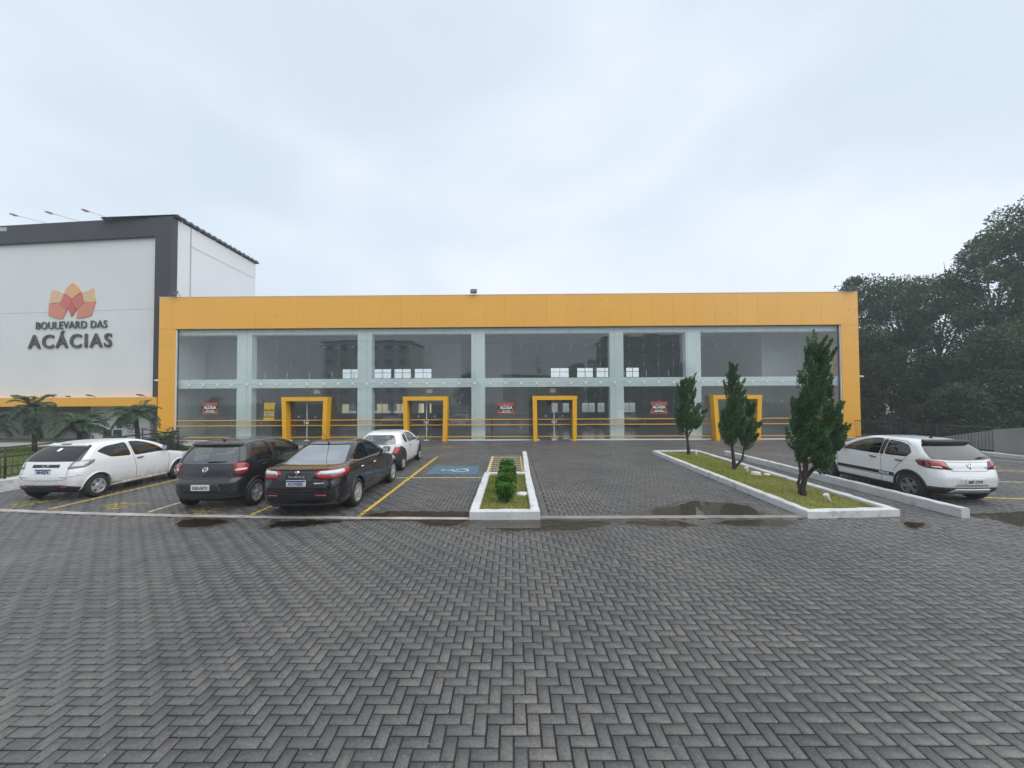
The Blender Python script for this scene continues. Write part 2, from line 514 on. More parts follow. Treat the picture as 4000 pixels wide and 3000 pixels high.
pv = link('pavers', np_mesh('pavers', np.concatenate(VV), np.concatenate(FF), M['paver'], tone=np.concatenate(TT)), pavement)
tag(pv, kind='stuff')

# concrete edging strip flush with the pavers
def ribbon(name, pts, w, z0, z1, m, jitter=0.0, step=0.25):
    pts = [Vector((*p, 0)) for p in pts]
    dense = []
    for a, b in zip(pts[:-1], pts[1:]):
        n = max(1, int((b - a).length / step))
        dense += [a.lerp(b, i / n) for i in range(n)]
    dense.append(pts[-1])
    mb = MB(); vs = []; fs = []
    for i, p in enumerate(dense):
        d = (dense[min(i + 1, len(dense) - 1)] - dense[max(i - 1, 0)]).normalized()
        nrm = Vector((-d.y, d.x, 0))
        j0, j1, jz = (rnd.uniform(-jitter, jitter) for _ in range(3))
        a = p + nrm * (w + j1); b = p + nrm * j0
        vs += [(b.x, b.y, z0), (b.x, b.y, z1 - 0.008 + jz), (b.x + nrm.x * 0.012, b.y + nrm.y * 0.012, z1 + jz), (a.x - nrm.x * 0.012, a.y - nrm.y * 0.012, z1 + jz), (a.x, a.y, z1 - 0.008 + jz), (a.x, a.y, z0)]
        if i:
            q = (i - 1) * 6
            fs += [(q + k, q + 6 + k, q + 7 + k, q + k + 1) for k in range(5)]
    e = (len(dense) - 1) * 6
    fs += [(0, 1, 2, 3, 4, 5), (e + 5, e + 4, e + 3, e + 2, e + 1, e)]
    mb.add(vs, fs)
    o = mb.build(name, m); fix_normals(o.data); return o
tag(ribbon('edging_strip', STRIP_L, 0.15, -0.02, 0.012, mat('pale_edging_concrete', (0.42, 0.375, 0.34), 0.6, var=0.25, vscale=1.6, bump=0.4, bscale=50, stain=0.75, stain_col=(0.12, 0.10, 0.085), stain_scale=1.8, coords='World'), 0.006), kind='structure')
tag(ribbon('edging_strip', STRIP_R, 0.17, -0.02, 0.022, M['strip'], 0.004), kind='structure')

# ------------------------------------------------------------------ painted markings
def clip_rect(poly, x0, x1, y0, y1):
    for ax, lim, sg in ((0, x0, 1), (0, x1, -1), (1, y0, 1), (1, y1, -1)):
        out = []
        for i in range(len(poly)):
            a, b = poly[i - 1], poly[i]
            da, db = sg * (a[ax] - lim), sg * (b[ax] - lim)
            if (da >= 0) != (db >= 0):
                t = da / (da - db); out.append((a[0] + (b[0] - a[0]) * t, a[1] + (b[1] - a[1]) * t))
            if db >= 0: out.append(b)
        poly = out
        if not poly: return []
    return poly
KP = np.array(keep)
def marking(name, quads, m, z=0.0045, label=None):
    """paint lies on the paver tops only: the joints stay open"""
    mb = MB()
    for q in quads:
        xs = [p[0] for p in q]; ys = [p[1] for p in q]
        sel = KP[(KP[:, 0] > min(xs) - 0.12) & (KP[:, 0] < max(xs) + 0.12) & (KP[:, 1] > min(ys) - 0.12) & (KP[:, 1] < max(ys) + 0.12)]
        for cx, cyy, o in sel:
            hx, hy = (0.0925, 0.0425) if o == 0 else (0.0425, 0.0925)
            c = clip_rect(q, cx - hx, cx + hx, cyy - hy, cyy + hy)
            if len(c) >= 3: mb.add([(x, y, z) for x, y in c], [tuple(range(len(c)))])
    o = mb.build(name, m); fix_normals(o.data)
    for p in o.data.polygons:
        if p.normal.z < 0: p.flip()
    return tag(o, kind='structure')
def bar(a, b, w):
    a, b = Vector(a), Vector(b); d = (b - a).normalized(); n = Vector((-d.y, d.x)) * w / 2
    return [tuple(a + n), tuple(b + n), tuple(b - n), tuple(a - n)]
marking('bay_line', [bar((-10.62, 9.03), (-10.55, 15.8), 0.09)], M['yellow_mark'])
marking('bay_line', [bar((-8.08, 8.72), (-7.98, 15.6), 0.09)], M['pale_mark'])
marking('bay_line', [bar((-5.63, 8.46), (-5.58, 15.2), 0.09)], M['yellow_mark'])
marking('bay_line', [bar((-3.25, 8.32), (-3.30, 17.3), 0.10)], M['yellow_mark'])
marking('bay_line', [bar((-5.4, 12.55), (-0.93, 12.52), 0.09)], M['pale_mark'])
marking('bay_line', [bar((-14.05, 9.3), (-14.12, 15.0), 0.12)], M['white_mark'])
for a, b, k in (((18.9, 15.75), (20.3, 14.6), 'white_mark'), ((13.9, 11.55), (18.6, 11.0), 'pale_mark'), ((11.5, 9.68), (16.5, 8.9), 'yellow_mark'),
                ((15.3, 13.35), (20.2, 12.9), 'yellow_mark'), ((14.9, 13.15), (15.9, 14.1), 'white_mark')):
    marking('bay_line', [bar(a, b, 0.09)], M[k])
blue = marking('accessible_bay_patch', [[(-2.88, 13.1), (-1.18, 13.05), (-1.22, 14.75), (-2.92, 14.78)]], M['blue_mark'])
def arc(cx, cyy, r, a0, a1, w, n=14):
    q = []
    for i in range(n):
        t0, t1 = R(a0 + (a1 - a0) * i / n), R(a0 + (a1 - a0) * (i + 1) / n)
        q.append([(cx + (r - w / 2) * math.cos(t0), cyy + (r - w / 2) * math.sin(t0)), (cx + (r + w / 2) * math.cos(t0), cyy + (r + w / 2) * math.sin(t0)),
                  (cx + (r + w / 2) * math.cos(t1), cyy + (r + w / 2) * math.sin(t1)), (cx + (r - w / 2) * math.cos(t1), cyy + (r - w / 2) * math.sin(t1))])
    return q
def wheelchair(cx, cyy, s, rot):
    q = arc(0, -0.12, 0.26, 110, 360, 0.07) + [bar((-0.02, 0.36), (0.0, 0.02), 0.09), bar((0.0, 0.2), (0.22, 0.2), 0.07), bar((0.0, 0.02), (0.24, 0.02), 0.08), bar((0.22, 0.04), (0.36, -0.26), 0.08), bar((0.33, -0.27), (0.45, -0.24), 0.06)] + [[(-0.02 + 0.085 * math.cos(t * PI / 6), 0.48 + 0.085 * math.sin(t * PI / 6)) for t in range(12)]]
    c, s_ = math.cos(rot), math.sin(rot)
    return [[(cx + s * (x * c - y * s_), cyy + s * (x * s_ + y * c)) for x, y in p] for p in q]
wc = marking('wheelchair_symbol', wheelchair(-1.95, 13.85, 1.05, R(80)), M['white_mark'], 0.007)
hq = [bar((-0.83, 12.72), (-0.86, 17.4), 0.12), bar((0.34, 12.72), (0.40, 17.4), 0.12), bar((-0.86, 17.35), (0.4, 17.4), 0.09)]
for i in range(9): hq.append(bar((-0.8, 12.85 + i * 0.5), (0.32, 13.05 + i * 0.5), 0.11))
marking('hatched_no_parking_area', hq, M['pale_mark'])
def stencil(cx, cyy):
    q = arc(0, 0, 0.13, 0, 360, 0.05, 12) + [bar((-0.5, 0.0), (-0.16, 0.06), 0.07), bar((-0.38, 0.12), (-0.1, 0.2), 0.06), bar((-0.3, -0.13), (0.3, -0.16), 0.06), bar((0.1, 0.14), (0.42, 0.18), 0.07), bar((0.16, 0.0), (0.4, 0.02), 0.05), bar((-0.06, -0.3), (0.22, -0.28), 0.06)]
    return [[(cx + x * 1.0, cyy + y * 1.1) for x, y in p] for p in q]
for c in ((-11.75, 9.62), (-9.25, 9.35), (-6.9, 8.95), (-3.45, 21.0), (12.4, 21.0)):
    marking('yellow_bay_stencil', stencil(*c), M['ghost_mark'])

# ------------------------------------------------------------------ puddles
def water_material(name, tint, rough):
    return glass_mat(name, tint, ior=1.36, gain=1.0, rough=rough, wave=0.02)
M['water'] = water_material('puddle_water', (0.74, 0.70, 0.63), 0.012)
M['brown_water'] = water_material('silty_puddle_water', (0.60, 0.50, 0.40), 0.03)
M['damp'] = glass_mat('damp_film', (0.72, 0.70, 0.67), ior=1.3, gain=0.8, rough=0.3)
M['damp_dark'] = glass_mat('wet_dark_film', (0.55, 0.54, 0.52), ior=1.15, gain=0.4, rough=0.35)
def chaikin(p, it=1):
    for _ in range(it):
        q = []
        for i in range(len(p)):
            a, b = p[i], p[(i + 1) % len(p)]
            q += [(0.75 * a[0] + 0.25 * b[0], 0.75 * a[1] + 0.25 * b[1]), (0.25 * a[0] + 0.75 * b[0], 0.25 * a[1] + 0.75 * b[1])]
        p = q
    return p
def ragged(poly, amp, step=0.06):
    out = []
    n = len(poly)
    for i in range(n):
        a, b = Vector(poly[i]), Vector(poly[(i + 1) % n])
        k = max(1, int((b - a).length / step))
        for j in range(k):
            p = a.lerp(b, j / k); out.append((p.x + rnd.gauss(0, amp), p.y + rnd.gauss(0, amp)))
    return chaikin(out, 1)
def puddle(poly, m, z=0.007, amp=0.03):
    p = ragged(poly, amp)
    mb = MB(); mb.add([(x, y, z) for x, y in p], [tuple(range(len(p)))])
    o = mb.build('puddle', m)
    for f in o.data.polygons:
        if f.normal.z < 0: f.flip()
    return tag(o, kind='structure')
PUDDLES = [
    ([(-0.89, 7.98), (-0.55, 7.48), (-0.04, 7.39), (0.6, 7.34), (1.17, 7.4), (1.66, 7.58), (2.0, 7.8), (1.94, 7.95), (1.31, 7.99), (0.54, 8.04), (-0.13, 8.04)], 'water'),
    ([(2.2, 7.95), (2.23, 7.74), (2.78, 7.6), (3.16, 7.54), (3.6, 7.6), (3.47, 7.82), (3.31, 7.98)], 'water'),
    ([(3.9, 7.74), (4.31, 7.6), (4.77, 7.52), (5.23, 7.56), (5.6, 7.8), (5.4, 8.0), (4.86, 8.0), (4.37, 7.93)], 'water'),
    ([(3.04, 8.64), (2.95, 8.27), (3.62, 8.26), (5.5, 8.26), (5.45, 8.4), (5.3, 8.65), (5.4, 9.05), (5.06, 9.26), (4.64, 9.4), (4.39, 9.5), (4.15, 9.34), (3.76, 9.02), (3.18, 8.82)], 'water'),
    ([(-3.15, 8.1), (-3.06, 8.57), (-2.58, 8.73), (-0.9, 8.66), (-0.9, 7.99), (-1.16, 7.66), (-1.6, 7.7), (-1.95, 8.0)], 'brown_water'),
    ([(-6.75, 7.84), (-6.8, 8.2), (-6.07, 8.22), (-5.75, 7.99), (-5.9, 7.72), (-6.4, 7.68)], 'brown_water'),
    ([(-4.75, 7.66), (-4.8, 8.02), (-4.17, 8.06), (-3.4, 8.06), (-3.84, 7.80), (-4.31, 7.7)], 'brown_water'),
    ([(7.7, 7.84), (8.15, 7.65), (7.85, 7.4), (7.35, 7.34)], 'brown_water'),
    ([(9.45, 8.3), (9.4, 7.96), (9.69, 7.86), (9.6, 7.5), (10.3, 7.3), (11.5, 7.6), (11.8, 8.35), (10.94, 8.5), (10.49, 8.4), (10.01, 8.36)], 'water'),
]
for p, k in PUDDLES:
    puddle(p, M[k])
    cx, cyy = sum(q[0] for q in p) / len(p), sum(q[1] for q in p) / len(p)
    o = puddle([(cx + (x - cx) * 1.16 + 0.05 * (1 if x > cx else -1), cyy + (y - cyy) * 1.22 + 0.05 * (1 if y > cyy else -1)) for x, y in p], M['damp'], 0.0045, 0.05)
    o.name = 'damp_patch'
puddle([(3.39, 10.24), (3.4, 9.9), (3.61, 9.86), (4.05, 10.2), (4.48, 10.5), (4.21, 10.88), (3.77, 10.8)], M['damp_dark'], 0.006, 0.03)
puddle([(2.45, 8.35), (2.3, 8.6), (2.6, 8.75), (2.9, 8.55), (2.75, 8.35)], M['damp_dark'], 0.006, 0.03)

# ------------------------------------------------------------------ planters and kerbs
def kerb(mb, pts, w, h, closed=False, jit=0.004, step=0.22):
    """whitewashed kerb swept along pts (inner side to the left)"""
    P = [Vector((*p, 0)) for p in pts]
    n = len(P)
    segs = list(zip(range(n), [(i + 1) % n for i in range(n)])) if closed else [(i, i + 1) for i in range(n - 1)]
    def off(i):
        dirs = []
        if closed or i > 0: dirs.append((P[i] - P[i - 1]).normalized())
        if closed or i < n - 1: dirs.append((P[(i + 1) % n] - P[i]).normalized())
        nn = [Vector((-d.y, d.x, 0)) for d in dirs]
        if len(nn) == 1: return nn[0]
        m = (nn[0] + nn[1]).normalized(); return m / max(0.3, m.dot(nn[0]))
    offs = [off(i) for i in range(n)]
    ring = []
    for a, b in segs:
        k = max(1, int((P[b] - P[a]).length / step))
        for j in range(k):
            ring.append((P[a].lerp(P[b], j / k), offs[a].lerp(offs[b], j / k)))
    if not closed: ring.append((P[-1], offs[-1]))
    vs, fs = [], []
    for p, o in ring:
        j = [rnd.gauss(0, jit) for _ in range(4)]
        c = 0.018
        for d, z in ((j[0], -0.05), (j[0], h - c + j[2]), (c + j[0], h + j[2]), (w - c + j[1], h + j[3]), (w + j[1], h - c + j[3]), (w + j[1], -0.05)):
            q = p + o * d; vs.append((q.x, q.y, z))
    m = len(ring)
    for i in range(m if closed else m - 1):
        a, b = i * 6, ((i + 1) % m) * 6
        fs += [(a + k, b + k, b + k + 1, a + k + 1) for k in range(5)]
    if not closed:
        fs += [tuple(range(6)), tuple((m - 1) * 6 + k for k in range(5, -1, -1))]
    mb.add(vs, fs)
    return mb

def lawn_blades(poly, density, h, z, m, lean=(0.0, 0.0)):
    xs = [p[0] for p in poly]; ys = [p[1] for p in poly]
    area = (max(xs) - min(xs)) * (max(ys) - min(ys))
    n = int(area * density)
    px = nrg.uniform(min(xs), max(xs), n); py = nrg.uniform(min(ys), max(ys), n)
    ok = np.array([inside(a, b, poly) for a, b in zip(px, py)])
    px, py = px[ok], py[ok]; n = len(px)
    hh = h * nrg.uniform(0.45, 1.15, n) * (0.75 + 0.35 * np.sin(px * 2.1 + py * 1.3) * np.cos(py * 1.7))
    a = nrg.uniform(0, 2 * PI, n); w = nrg.uniform(0.004, 0.009, n)
    lx = nrg.normal(0, 0.5, n) * hh + lean[0]; ly = nrg.normal(0, 0.5, n) * hh + lean[1]
    V = np.zeros((n, 3, 3))
    V[:, 0] = np.stack([px - w * np.cos(a), py - w * np.sin(a), np.full(n, z)], -1)
    V[:, 1] = np.stack([px + w * np.cos(a), py + w * np.sin(a), np.full(n, z)], -1)
    V[:, 2] = np.stack([px + lx, py + ly, z + hh], -1)
    tone = np.clip(0.5 + 0.3 * np.sin(px * 1.9 + 0.6 * py) * np.cos(py * 1.2) + nrg.normal(0, 0.22, n), 0, 1)
    return np_mesh('grass', V.reshape(-1, 3), np.arange(n * 3).reshape(-1, 3), m, tone=tone)
M['grass'] = mat('short_lawn_grass', (0.13, 0.20, 0.035), 0.85, spec=0.2, tcol=(0.40, 0.36, 0.12))
M['grass_yellow'] = mat('yellowish_lawn_grass', (0.21, 0.26, 0.040), 0.85, spec=0.2, tcol=(0.42, 0.39, 0.11))
M['grass_green'] = mat('green_lawn_grass', (0.06, 0.135, 0.022), 0.85, spec=0.2, tcol=(0.13, 0.17, 0.04))

def sheet(poly, z, name, m, parent=None):
    mb = MB(); mb.add([(x, y, z) for x, y in poly], [tuple(range(len(poly)))])
    o = mb.build(name, m, parent)
    for f in o.data.polygons:
        if f.normal.z < 0: f.flip()
    return o
cp = thing('planter_bed', 'white kerbed planter with trimmed green bushes in the middle of the car park', 'planter', (0, 0, 0))
mb = MB(); kerb(mb, [(-0.89, 8.06), (0.56, 8.06), (0.56, 12.52), (-0.89, 12.52)], 0.185, 0.18, True)
mb.build('kerb', M['limewash'], cp)
mb = MB(); kerb(mb, [(0.56, 12.525), (0.64, 17.65)], 0.18, 0.18); mb.build('kerb', M['limewash'], cp)
CIN = [(-0.72, 8.23), (0.39, 8.23), (0.39, 12.35), (-0.72, 12.35)]
sheet(CIN, 0.10, 'soil', M['soil'], cp)
tag(link('grass', lawn_blades(CIN, 4200, 0.045, 0.10, M['grass']), cp), kind='stuff')
rp = thing('planter_bed', 'long white kerbed planter strip with lawn under three wind-bent conifers', 'planter', (0, 0, 0))
mb = MB(); kerb(mb, RPL, 0.17, 0.155, True); mb.build('kerb', M['limewash'], rp)
RIN = [(6.16, 8.22), (7.88, 8.32), (8.36, 17.95), (6.52, 17.76)]
sheet(RIN, 0.085, 'soil', M['soil'], rp)
tag(link('grass', lawn_blades(RIN, 2600, 0.045, 0.085, M['grass_yellow']), rp), kind='stuff')
mb = MB(); kerb(mb, [(9.33, 8.05), (9.52, 17.35)], 0.17, 0.20)
tag(mb.build('kerb', M['limewash']), 'low white kerb running between the planter strip and white hatchback with black stripe', 'kerb')

# ------------------------------------------------------------------ main building (yellow frame, glass front)
YEL = lin(240, 172, 22)
M['cladding'] = [mat('yellow_composite_panel_%d' % i, tuple(c * k for c in YEL), 0.30, spec=1.0, var=0.02, vscale=0.25, rvar=0.05, coords='World') for i, k in enumerate((1.0, 0.985, 1.015))]
M['portal'] = mat('yellow_portal_sheet', lin(240, 178, 8), 0.35, spec=0.8, var=0.05, vscale=1.2)
M['rail_yellow'] = mat('yellow_rail_paint', lin(232, 170, 50), 0.45)
M['mint'] = mat('painted_concrete_frame', (0.79, 0.875, 0.87), 0.6, var=0.05, vscale=0.6, stain=0.25, stain_col=(0.62, 0.71, 0.70), stain_scale=0.7)
M['pane'] = glass_mat('facade_glass', (0.955, 0.975, 0.97), ior=1.5, gain=1.25, wave=0.02, veil=0.03)
M['steel'] = mat('satin_steel', (0.62, 0.63, 0.64), 0.35, metal=0.7)
M['white_alu'] = mat('white_aluminium', (0.74, 0.75, 0.76), 0.45)
M['dark_metal'] = mat('dark_flashing', (0.05, 0.05, 0.055), 0.5)
M['in_wall'] = mat('interior_grey_wall', (0.42, 0.44, 0.445), 0.8, var=0.08, vscale=0.4)
M['in_dark'] = mat('interior_dark_ceiling', (0.13, 0.145, 0.17), 0.85, var=0.15, vscale=0.6)
M['in_floor'] = mat('interior_polished_floor', (0.30, 0.31, 0.31), 0.18, var=0.1, vscale=0.5)
M['win_frame'] = mat('dark_window_frame', (0.05, 0.05, 0.055), 0.5)
M['wash_white'] = mat('white_wall_paint', (0.74, 0.75, 0.76), 0.8, var=0.05, vscale=0.25, bump=0.15, bscale=20, stain=0.10, stain_col=(0.48, 0.48, 0.47), stain_scale=0.5)
M['charcoal'] = mat('charcoal_wall_paint', (0.052, 0.054, 0.062), 0.75, var=0.08, vscale=0.4)
M['taupe'] = mat('taupe_wall_paint', (0.22, 0.215, 0.21), 0.8, var=0.06, vscale=0.3, stain=0.3, stain_col=(0.16, 0.155, 0.15), stain_scale=0.4)

bld = thing('commercial_building', 'two-storey glass-fronted commercial building in a broad yellow frame', 'building', (0, 24.25, 0), -0.0118)
S = 1.0124
def su(u): return u * S
def sz(z): return 2.42 + (z - 2.42) * S
# yellow cladding, panel by panel
edges = [-22.17] + [round(-9.55 + 1.303 * k, 3) for k in range(-9, 24)] + [21.33]
edges = [e for i, e in enumerate(edges) if i == 0 or e - edges[i - 1] > 0.3]
backing = MB().box(-22.15, 21.31, 0.05, 0.30, 7.07, 9.05).box(-22.15, -21.14, 0.05, 0.30, 0.0, 7.06).box(20.25, 21.31, 0.05, 0.30, 0.0, 7.06)
backing.build('panel_backing', M['dark_metal'], bld)
def panel(u0, u1, z0, z1):
    g_ = 0.0018
    hw, hh = (u1 - u0) / 2 - g_, (z1 - z0) / 2 - g_
    mb = MB().box(-hw, hw, 0.0, 0.042, -hh, hh, bev=0.004)
    mb.build('cladding_panel', rnd.choice(M['cladding']), bld, ((u0 + u1) / 2, rnd.uniform(-0.0015, 0.0015), (z0 + z1) / 2), (rnd.gauss(0, 0.0012), 0, rnd.gauss(0, 0.0012)))
for a, b in zip(edges[:-1], edges[1:]): panel(a, b, 7.06, 9.07)
for z0, z1 in zip((0.0, 0.9, 1.82, 2.89, 3.85, 4.95, 6.03), (0.9, 1.82, 2.89, 3.85, 4.95, 6.03, 7.055)): panel(-22.17, -21.12, z0, z1)
for z0, z1 in zip((0.0, 1.04, 2.1, 3.19, 4.24, 5.31, 6.38), (1.04, 2.1, 3.19, 4.24, 5.31, 6.38, 7.055)): panel(20.27, 21.33, z0, z1)
MB().box(-22.19, 21.35, -0.015, 0.36, 9.073, 9.10).build('coping', M['white_alu'], bld)
MB().box(-21.115, 20.265, 0.01, 0.11, 7.02, 7.058).build('drip_edge', M['dark_metal'], bld)
for u0, u1 in ((-21.118, -21.06), (20.21, 20.268)):
    MB().box(u0, u1, 0.03, 0.11, 0.0, 7.018).build('side_trim', M['white_alu'], bld)
# right-hand return and roof
MB().box(20.9, 21.30, 0.302, 14.0, 0.0, 9.0).build('side_wall', M['cladding'][1], bld)
MB().box(-22.1, -21.7, 0.302, 14.0, 0.0, 9.0).build('side_wall', M['wash_white'], bld)
MB().box(-21.69, 20.89, 0.303, 14.3, 7.5, 7.8).build('roof_slab', M['in_dark'], bld)
MB().box(-21.69, 20.89, 0.303, 0.6, 7.803, 8.9).build('parapet', M['in_dark'], bld)
# painted concrete frame behind the glass
cols = [(-17.2, -16.27), (-9.62, -8.72), (-2.52, -1.69), (6.05, 6.90), (10.74, 11.66)]
ZB, ZT = sz(3.32), sz(3.87)
for a, b in cols: MB().box(su(a), su(b), 0.30, 0.78, 0.0, 7.49).build('column', M['mint'], bld)
spans = [(-21.68, su(cols[0][0]))] + [(su(cols[i][1]), su(cols[i + 1][0])) for i in range(4)] + [(su(cols[4][1]), 20.88)]
for a, b in spans:
    MB().box(a + 0.002, b - 0.002, 0.304, 0.75, ZB, ZT).build('floor_beam', M['mint'], bld)
    MB().box(a + 0.002, b - 0.002, 0.304, 0.75, sz(6.66), 7.49).build('top_beam', M['mint'], bld)
# glass panes and their clamps
fits = [-20.28, -19.39, -18.49, -17.58, -16.66, -15.73, -14.79, -13.88, -12.82, -11.77, -10.87, -9.98, -9.08, -8.17, -7.27, -6.38, -5.33, -4.26, -3.29, -2.32, -1.35,
        -0.39, 0.57, 1.54, 2.60, 3.68, 4.59, 5.48, 6.39, 7.29, 8.20, 9.10, 10.01, 10.91, 11.82, 12.72, 13.78, 14.85, 15.76, 16.65, 17.54, 18.44, 19.34]
ue = [-21.055] + fits + [20.205]
ze = [0.075, 1.14, 2.38, 3.57, 4.70, 5.87, 7.015]
pane_cache = {}
for i in range(len(ue) - 1):
    for j in range(6):
        w, h = ue[i + 1] - ue[i] - 0.007, ze[j + 1] - ze[j] - 0.007
        k = (round(w, 2), j)
        if k not in pane_cache:
            pane_cache[k] = MB().box(-w / 2, w / 2, -0.005, 0.005, -h / 2, h / 2).mesh('pane', M['pane'])
        link('pane', pane_cache[k], bld, ((ue[i] + ue[i + 1]) / 2, 0.13, (ze[j] + ze[j + 1]) / 2), (rnd.gauss(0, 0.0012), 0, rnd.gauss(0, 0.0012)))
big = MB().box(-0.062, 0.062, -0.05, 0.0, -0.062, 0.062, bev=0.012).mesh('glass_clamp', mat('bright_white_clamp', (0.86, 0.86, 0.86), 0.35))
small = MB().lathe([(0.028, 0.0), (0.028, -0.012), (0.02, -0.02)], 10, 'y').mesh('glass_clamp', M['steel'])
for u in fits:
    link('glass_clamp', big, bld, (u, 0.122, 3.57))
    for z in (1.14, 2.38, 4.70, 5.87): link('glass_clamp', small, bld, (u, 0.122, z))
sj = MB().box(-0.0045, 0.0045, 0.118, 0.1225, 0.08, 7.0).mesh('silicone_joint', mat('grey_silicone', (0.24, 0.27, 0.27), 0.5))
for u in fits: link('silicone_joint', sj, bld, (u, 0, 0))
MB().box(-21.05, 20.2, 0.1185, 0.1223, 3.564, 3.576).build('silicone_joint', sj.materials[0], bld)
# entrance portals
doors = [(-12.82, -14.15, -11.27, 0.10), (-5.33, -6.68, -3.91, 0.05), (2.60, 1.24, 3.97, 0.0), (13.78, 12.17, 15.13, 0.16)]
for c, a, b, lean in doors:
    mb = MB()
    T, t2, lw = 2.745, 2.50, 0.26
    mb.prism([(a, T), (b, T), (b - 0.02, t2), (a + 0.02, t2)], -0.42, 0.11, 'y')
    mb.build('portal_lintel', M['portal'], bld)
    for s, x in ((1, a), (-1, b)):
        sh = 0.06 + lean * 0.6
        mb = MB(); mb.prism([(x + s * 0.021, t2 - 0.002), (x + s * (0.02 + lw), t2 - 0.002), (x + s * (sh + lw - 0.03), 0.0), (x + s * sh, 0.0)], -0.417, 0.108, 'y')
        o = mb.build('portal_jamb', M['portal'], bld); fix_normals(o.data)
        MB().box(x + s * 0.36 - 0.09, x + s * 0.36 + 0.09, -0.10, 0.09, 0.0, 0.085, bev=0.01).build('pivot_cover', M['white_alu'], bld)
    MB().box(c - 0.022, c + 0.022, 0.095, 0.121, 0.02, 2.44).build('door_stile', M['white_alu'], bld)
    MB().box(c - 0.16, c + 0.16, 0.06, 0.12, 0.0, 0.06).build('floor_spring', M['white_alu'], bld)
    MB().box(c - 0.06, c + 0.06, 0.07, 0.118, 1.07, 1.20, bev=0.01).build('lock', M['white_alu'], bld)
    for s in (-1, 1):
        MB().tube([(c + s * 0.13, 0.10, 0.98), (c + s * 0.13, 0.03, 0.98), (c + s * 0.13, 0.03, 1.28), (c + s * 0.13, 0.10, 1.28)], 0.016, 8).build('handle', M['white_alu'], bld)
        st = MB().box(-0.075, 0.075, -0.004, 0.0, -0.075, 0.075)
        so = st.build('access_sticker', mat('blue_sticker', (0.03, 0.12, 0.38), 0.4), bld, (c + s * 0.52, 0.122, 1.52))
        ic = MB()
        for p in wheelchair(0, 0, 0.13, 0): ic.prism(p, -0.0065, -0.0045, 'y')
        ic.build('wheelchair_icon', M['white_alu'], so)
# rails in front of the glass
for z in (1.305, 0.975, 0.245):
    segs, x = [], -21.05
    for c, a, b, lean in doors:
        segs += [(x, a + 0.10), (a + 0.36, b - 0.36)]; x = b - 0.10
    segs.append((x, 20.2))
    for a, b in segs: MB().box(a, b, 0.03, 0.085, z - 0.028, z + 0.028, bev=0.008).build('rail', M['rail_yellow'], bld)
x = -21.05
for c, a, b, lean in doors + [(0, 20.2, 20.2, 0)]:
    MB().box(x, a + (0.05 if c else 0), -0.02, 0.12, 0.0, 0.07, bev=0.008).build('skirting', M['wash_white'], bld); x = b - 0.05
# inside
MB().box(-21.69, 20.89, 0.25, 14.0, -0.05, 0.035).build('floor', M['in_floor'], bld)
MB().box(-21.69, 20.89, 0.76, 14.0, 3.45, 3.86).build('floor_slab', M['in_wall'], bld)
MB().box(-21.69, 20.89, 0.76, 14.0, 7.30, 7.497).build('ceiling', M['in_dark'], bld)
def wall_with_openings(u0, u1, z0, z1, ops, v0, v1, name, m):
    us = sorted({u0, u1} | {o[0] for o in ops} | {o[1] for o in ops})
    mb = MB()
    for a, b in zip(us[:-1], us[1:]):
        c = (a + b) / 2; cut = sorted([(o[2], o[3]) for o in ops if o[0] < c < o[1]])
        z = z0
        for p, q in cut:
            mb.box(a, b, v0, v1, z, p); z = q
        mb.box(a, b, v0, v1, z, z1)
    return mb.build(name, m, bld)
UPW = [(-16.8, -15.05), (-13.65, -11.95), (-11.7, -10.0), (-9.7, -8.0), (3.6, 5.4), (6.15, 7.75), (8.05, 9.7), (10.9, 12.2)]
LOW = [(-16.8, -15.1), (-13.7, -12.0), (-11.7, -10.4), (-9.3, -8.0), (3.65, 5.4), (6.6, 7.9), (8.1, 9.7), (10.6, 11.8)]
ops = [(a, b, 4.70, 5.67) for a, b in UPW] + [(a, b, 1.31, 2.27) for a, b in LOW]
us = sorted(ops)
wall_with_openings(-21.69, 20.89, 0.036, 3.449, [o for o in ops if o[2] < 3], 13.8, 14.0, 'back_wall', M['in_wall'])
wall_with_openings(-21.69, 20.89, 3.861, 7.299, [o for o in ops if o[2] > 3], 13.8, 14.0, 'back_wall', M['in_wall'])
for a, b, p, q in ops:
    mb = MB(); t = 0.035
    for x0, x1, y0, y1 in ((a, a + t, p, q), (b - t, b, p, q), (a + t, b - t, p, p + t), (a + t, b - t, q - t, q), ((a + b) / 2 - t / 2, (a + b) / 2 + t / 2, p + t, q - t)):
        mb.box(x0, x1, 13.85, 13.93, y0, y1)
    if p > 3: mb.box(a + t, (a + b) / 2 - t / 2, 13.86, 13.92, p + 0.55, p + 0.59).box((a + b) / 2 + t / 2, b - t, 13.86, 13.92, p + 0.55, p + 0.59)
    mb.build('back_window', M['win_frame'] if p > 3 else M['white_alu'], bld)
for u0, u1, v0, v1, z0, z1 in ((-21.6, -17.3, 3.2, 3.4, 0.036, 3.449), (-17.3, -17.1, 0.8, 3.4, 0.036, 3.449), (-21.6, -17.3, 3.2, 3.4, 3.861, 7.299), (-17.3, -17.1, 0.8, 13.7, 3.861, 7.299),
                               (12.6, 20.8, 4.2, 4.4, 0.036, 3.449), (17.2, 20.8, 2.6, 2.8, 3.861, 7.299), (17.0, 17.2, 2.6, 13.7, 3.861, 7.299),
                               (-6.3, -4.0, 6.0, 8.4, 3.861, 6.9), (-5.0, -2.6, 6.0, 8.4, 0.036, 3.449), (-2.45, 1.2, 5.0, 5.2, 0.036, 3.449), (-2.3, -0.1, 7.0, 9.0, 3.861, 7.299)):
    MB().box(u0, u1, v0, v1, z0, z1).build('partition', M['in_wall'], bld)
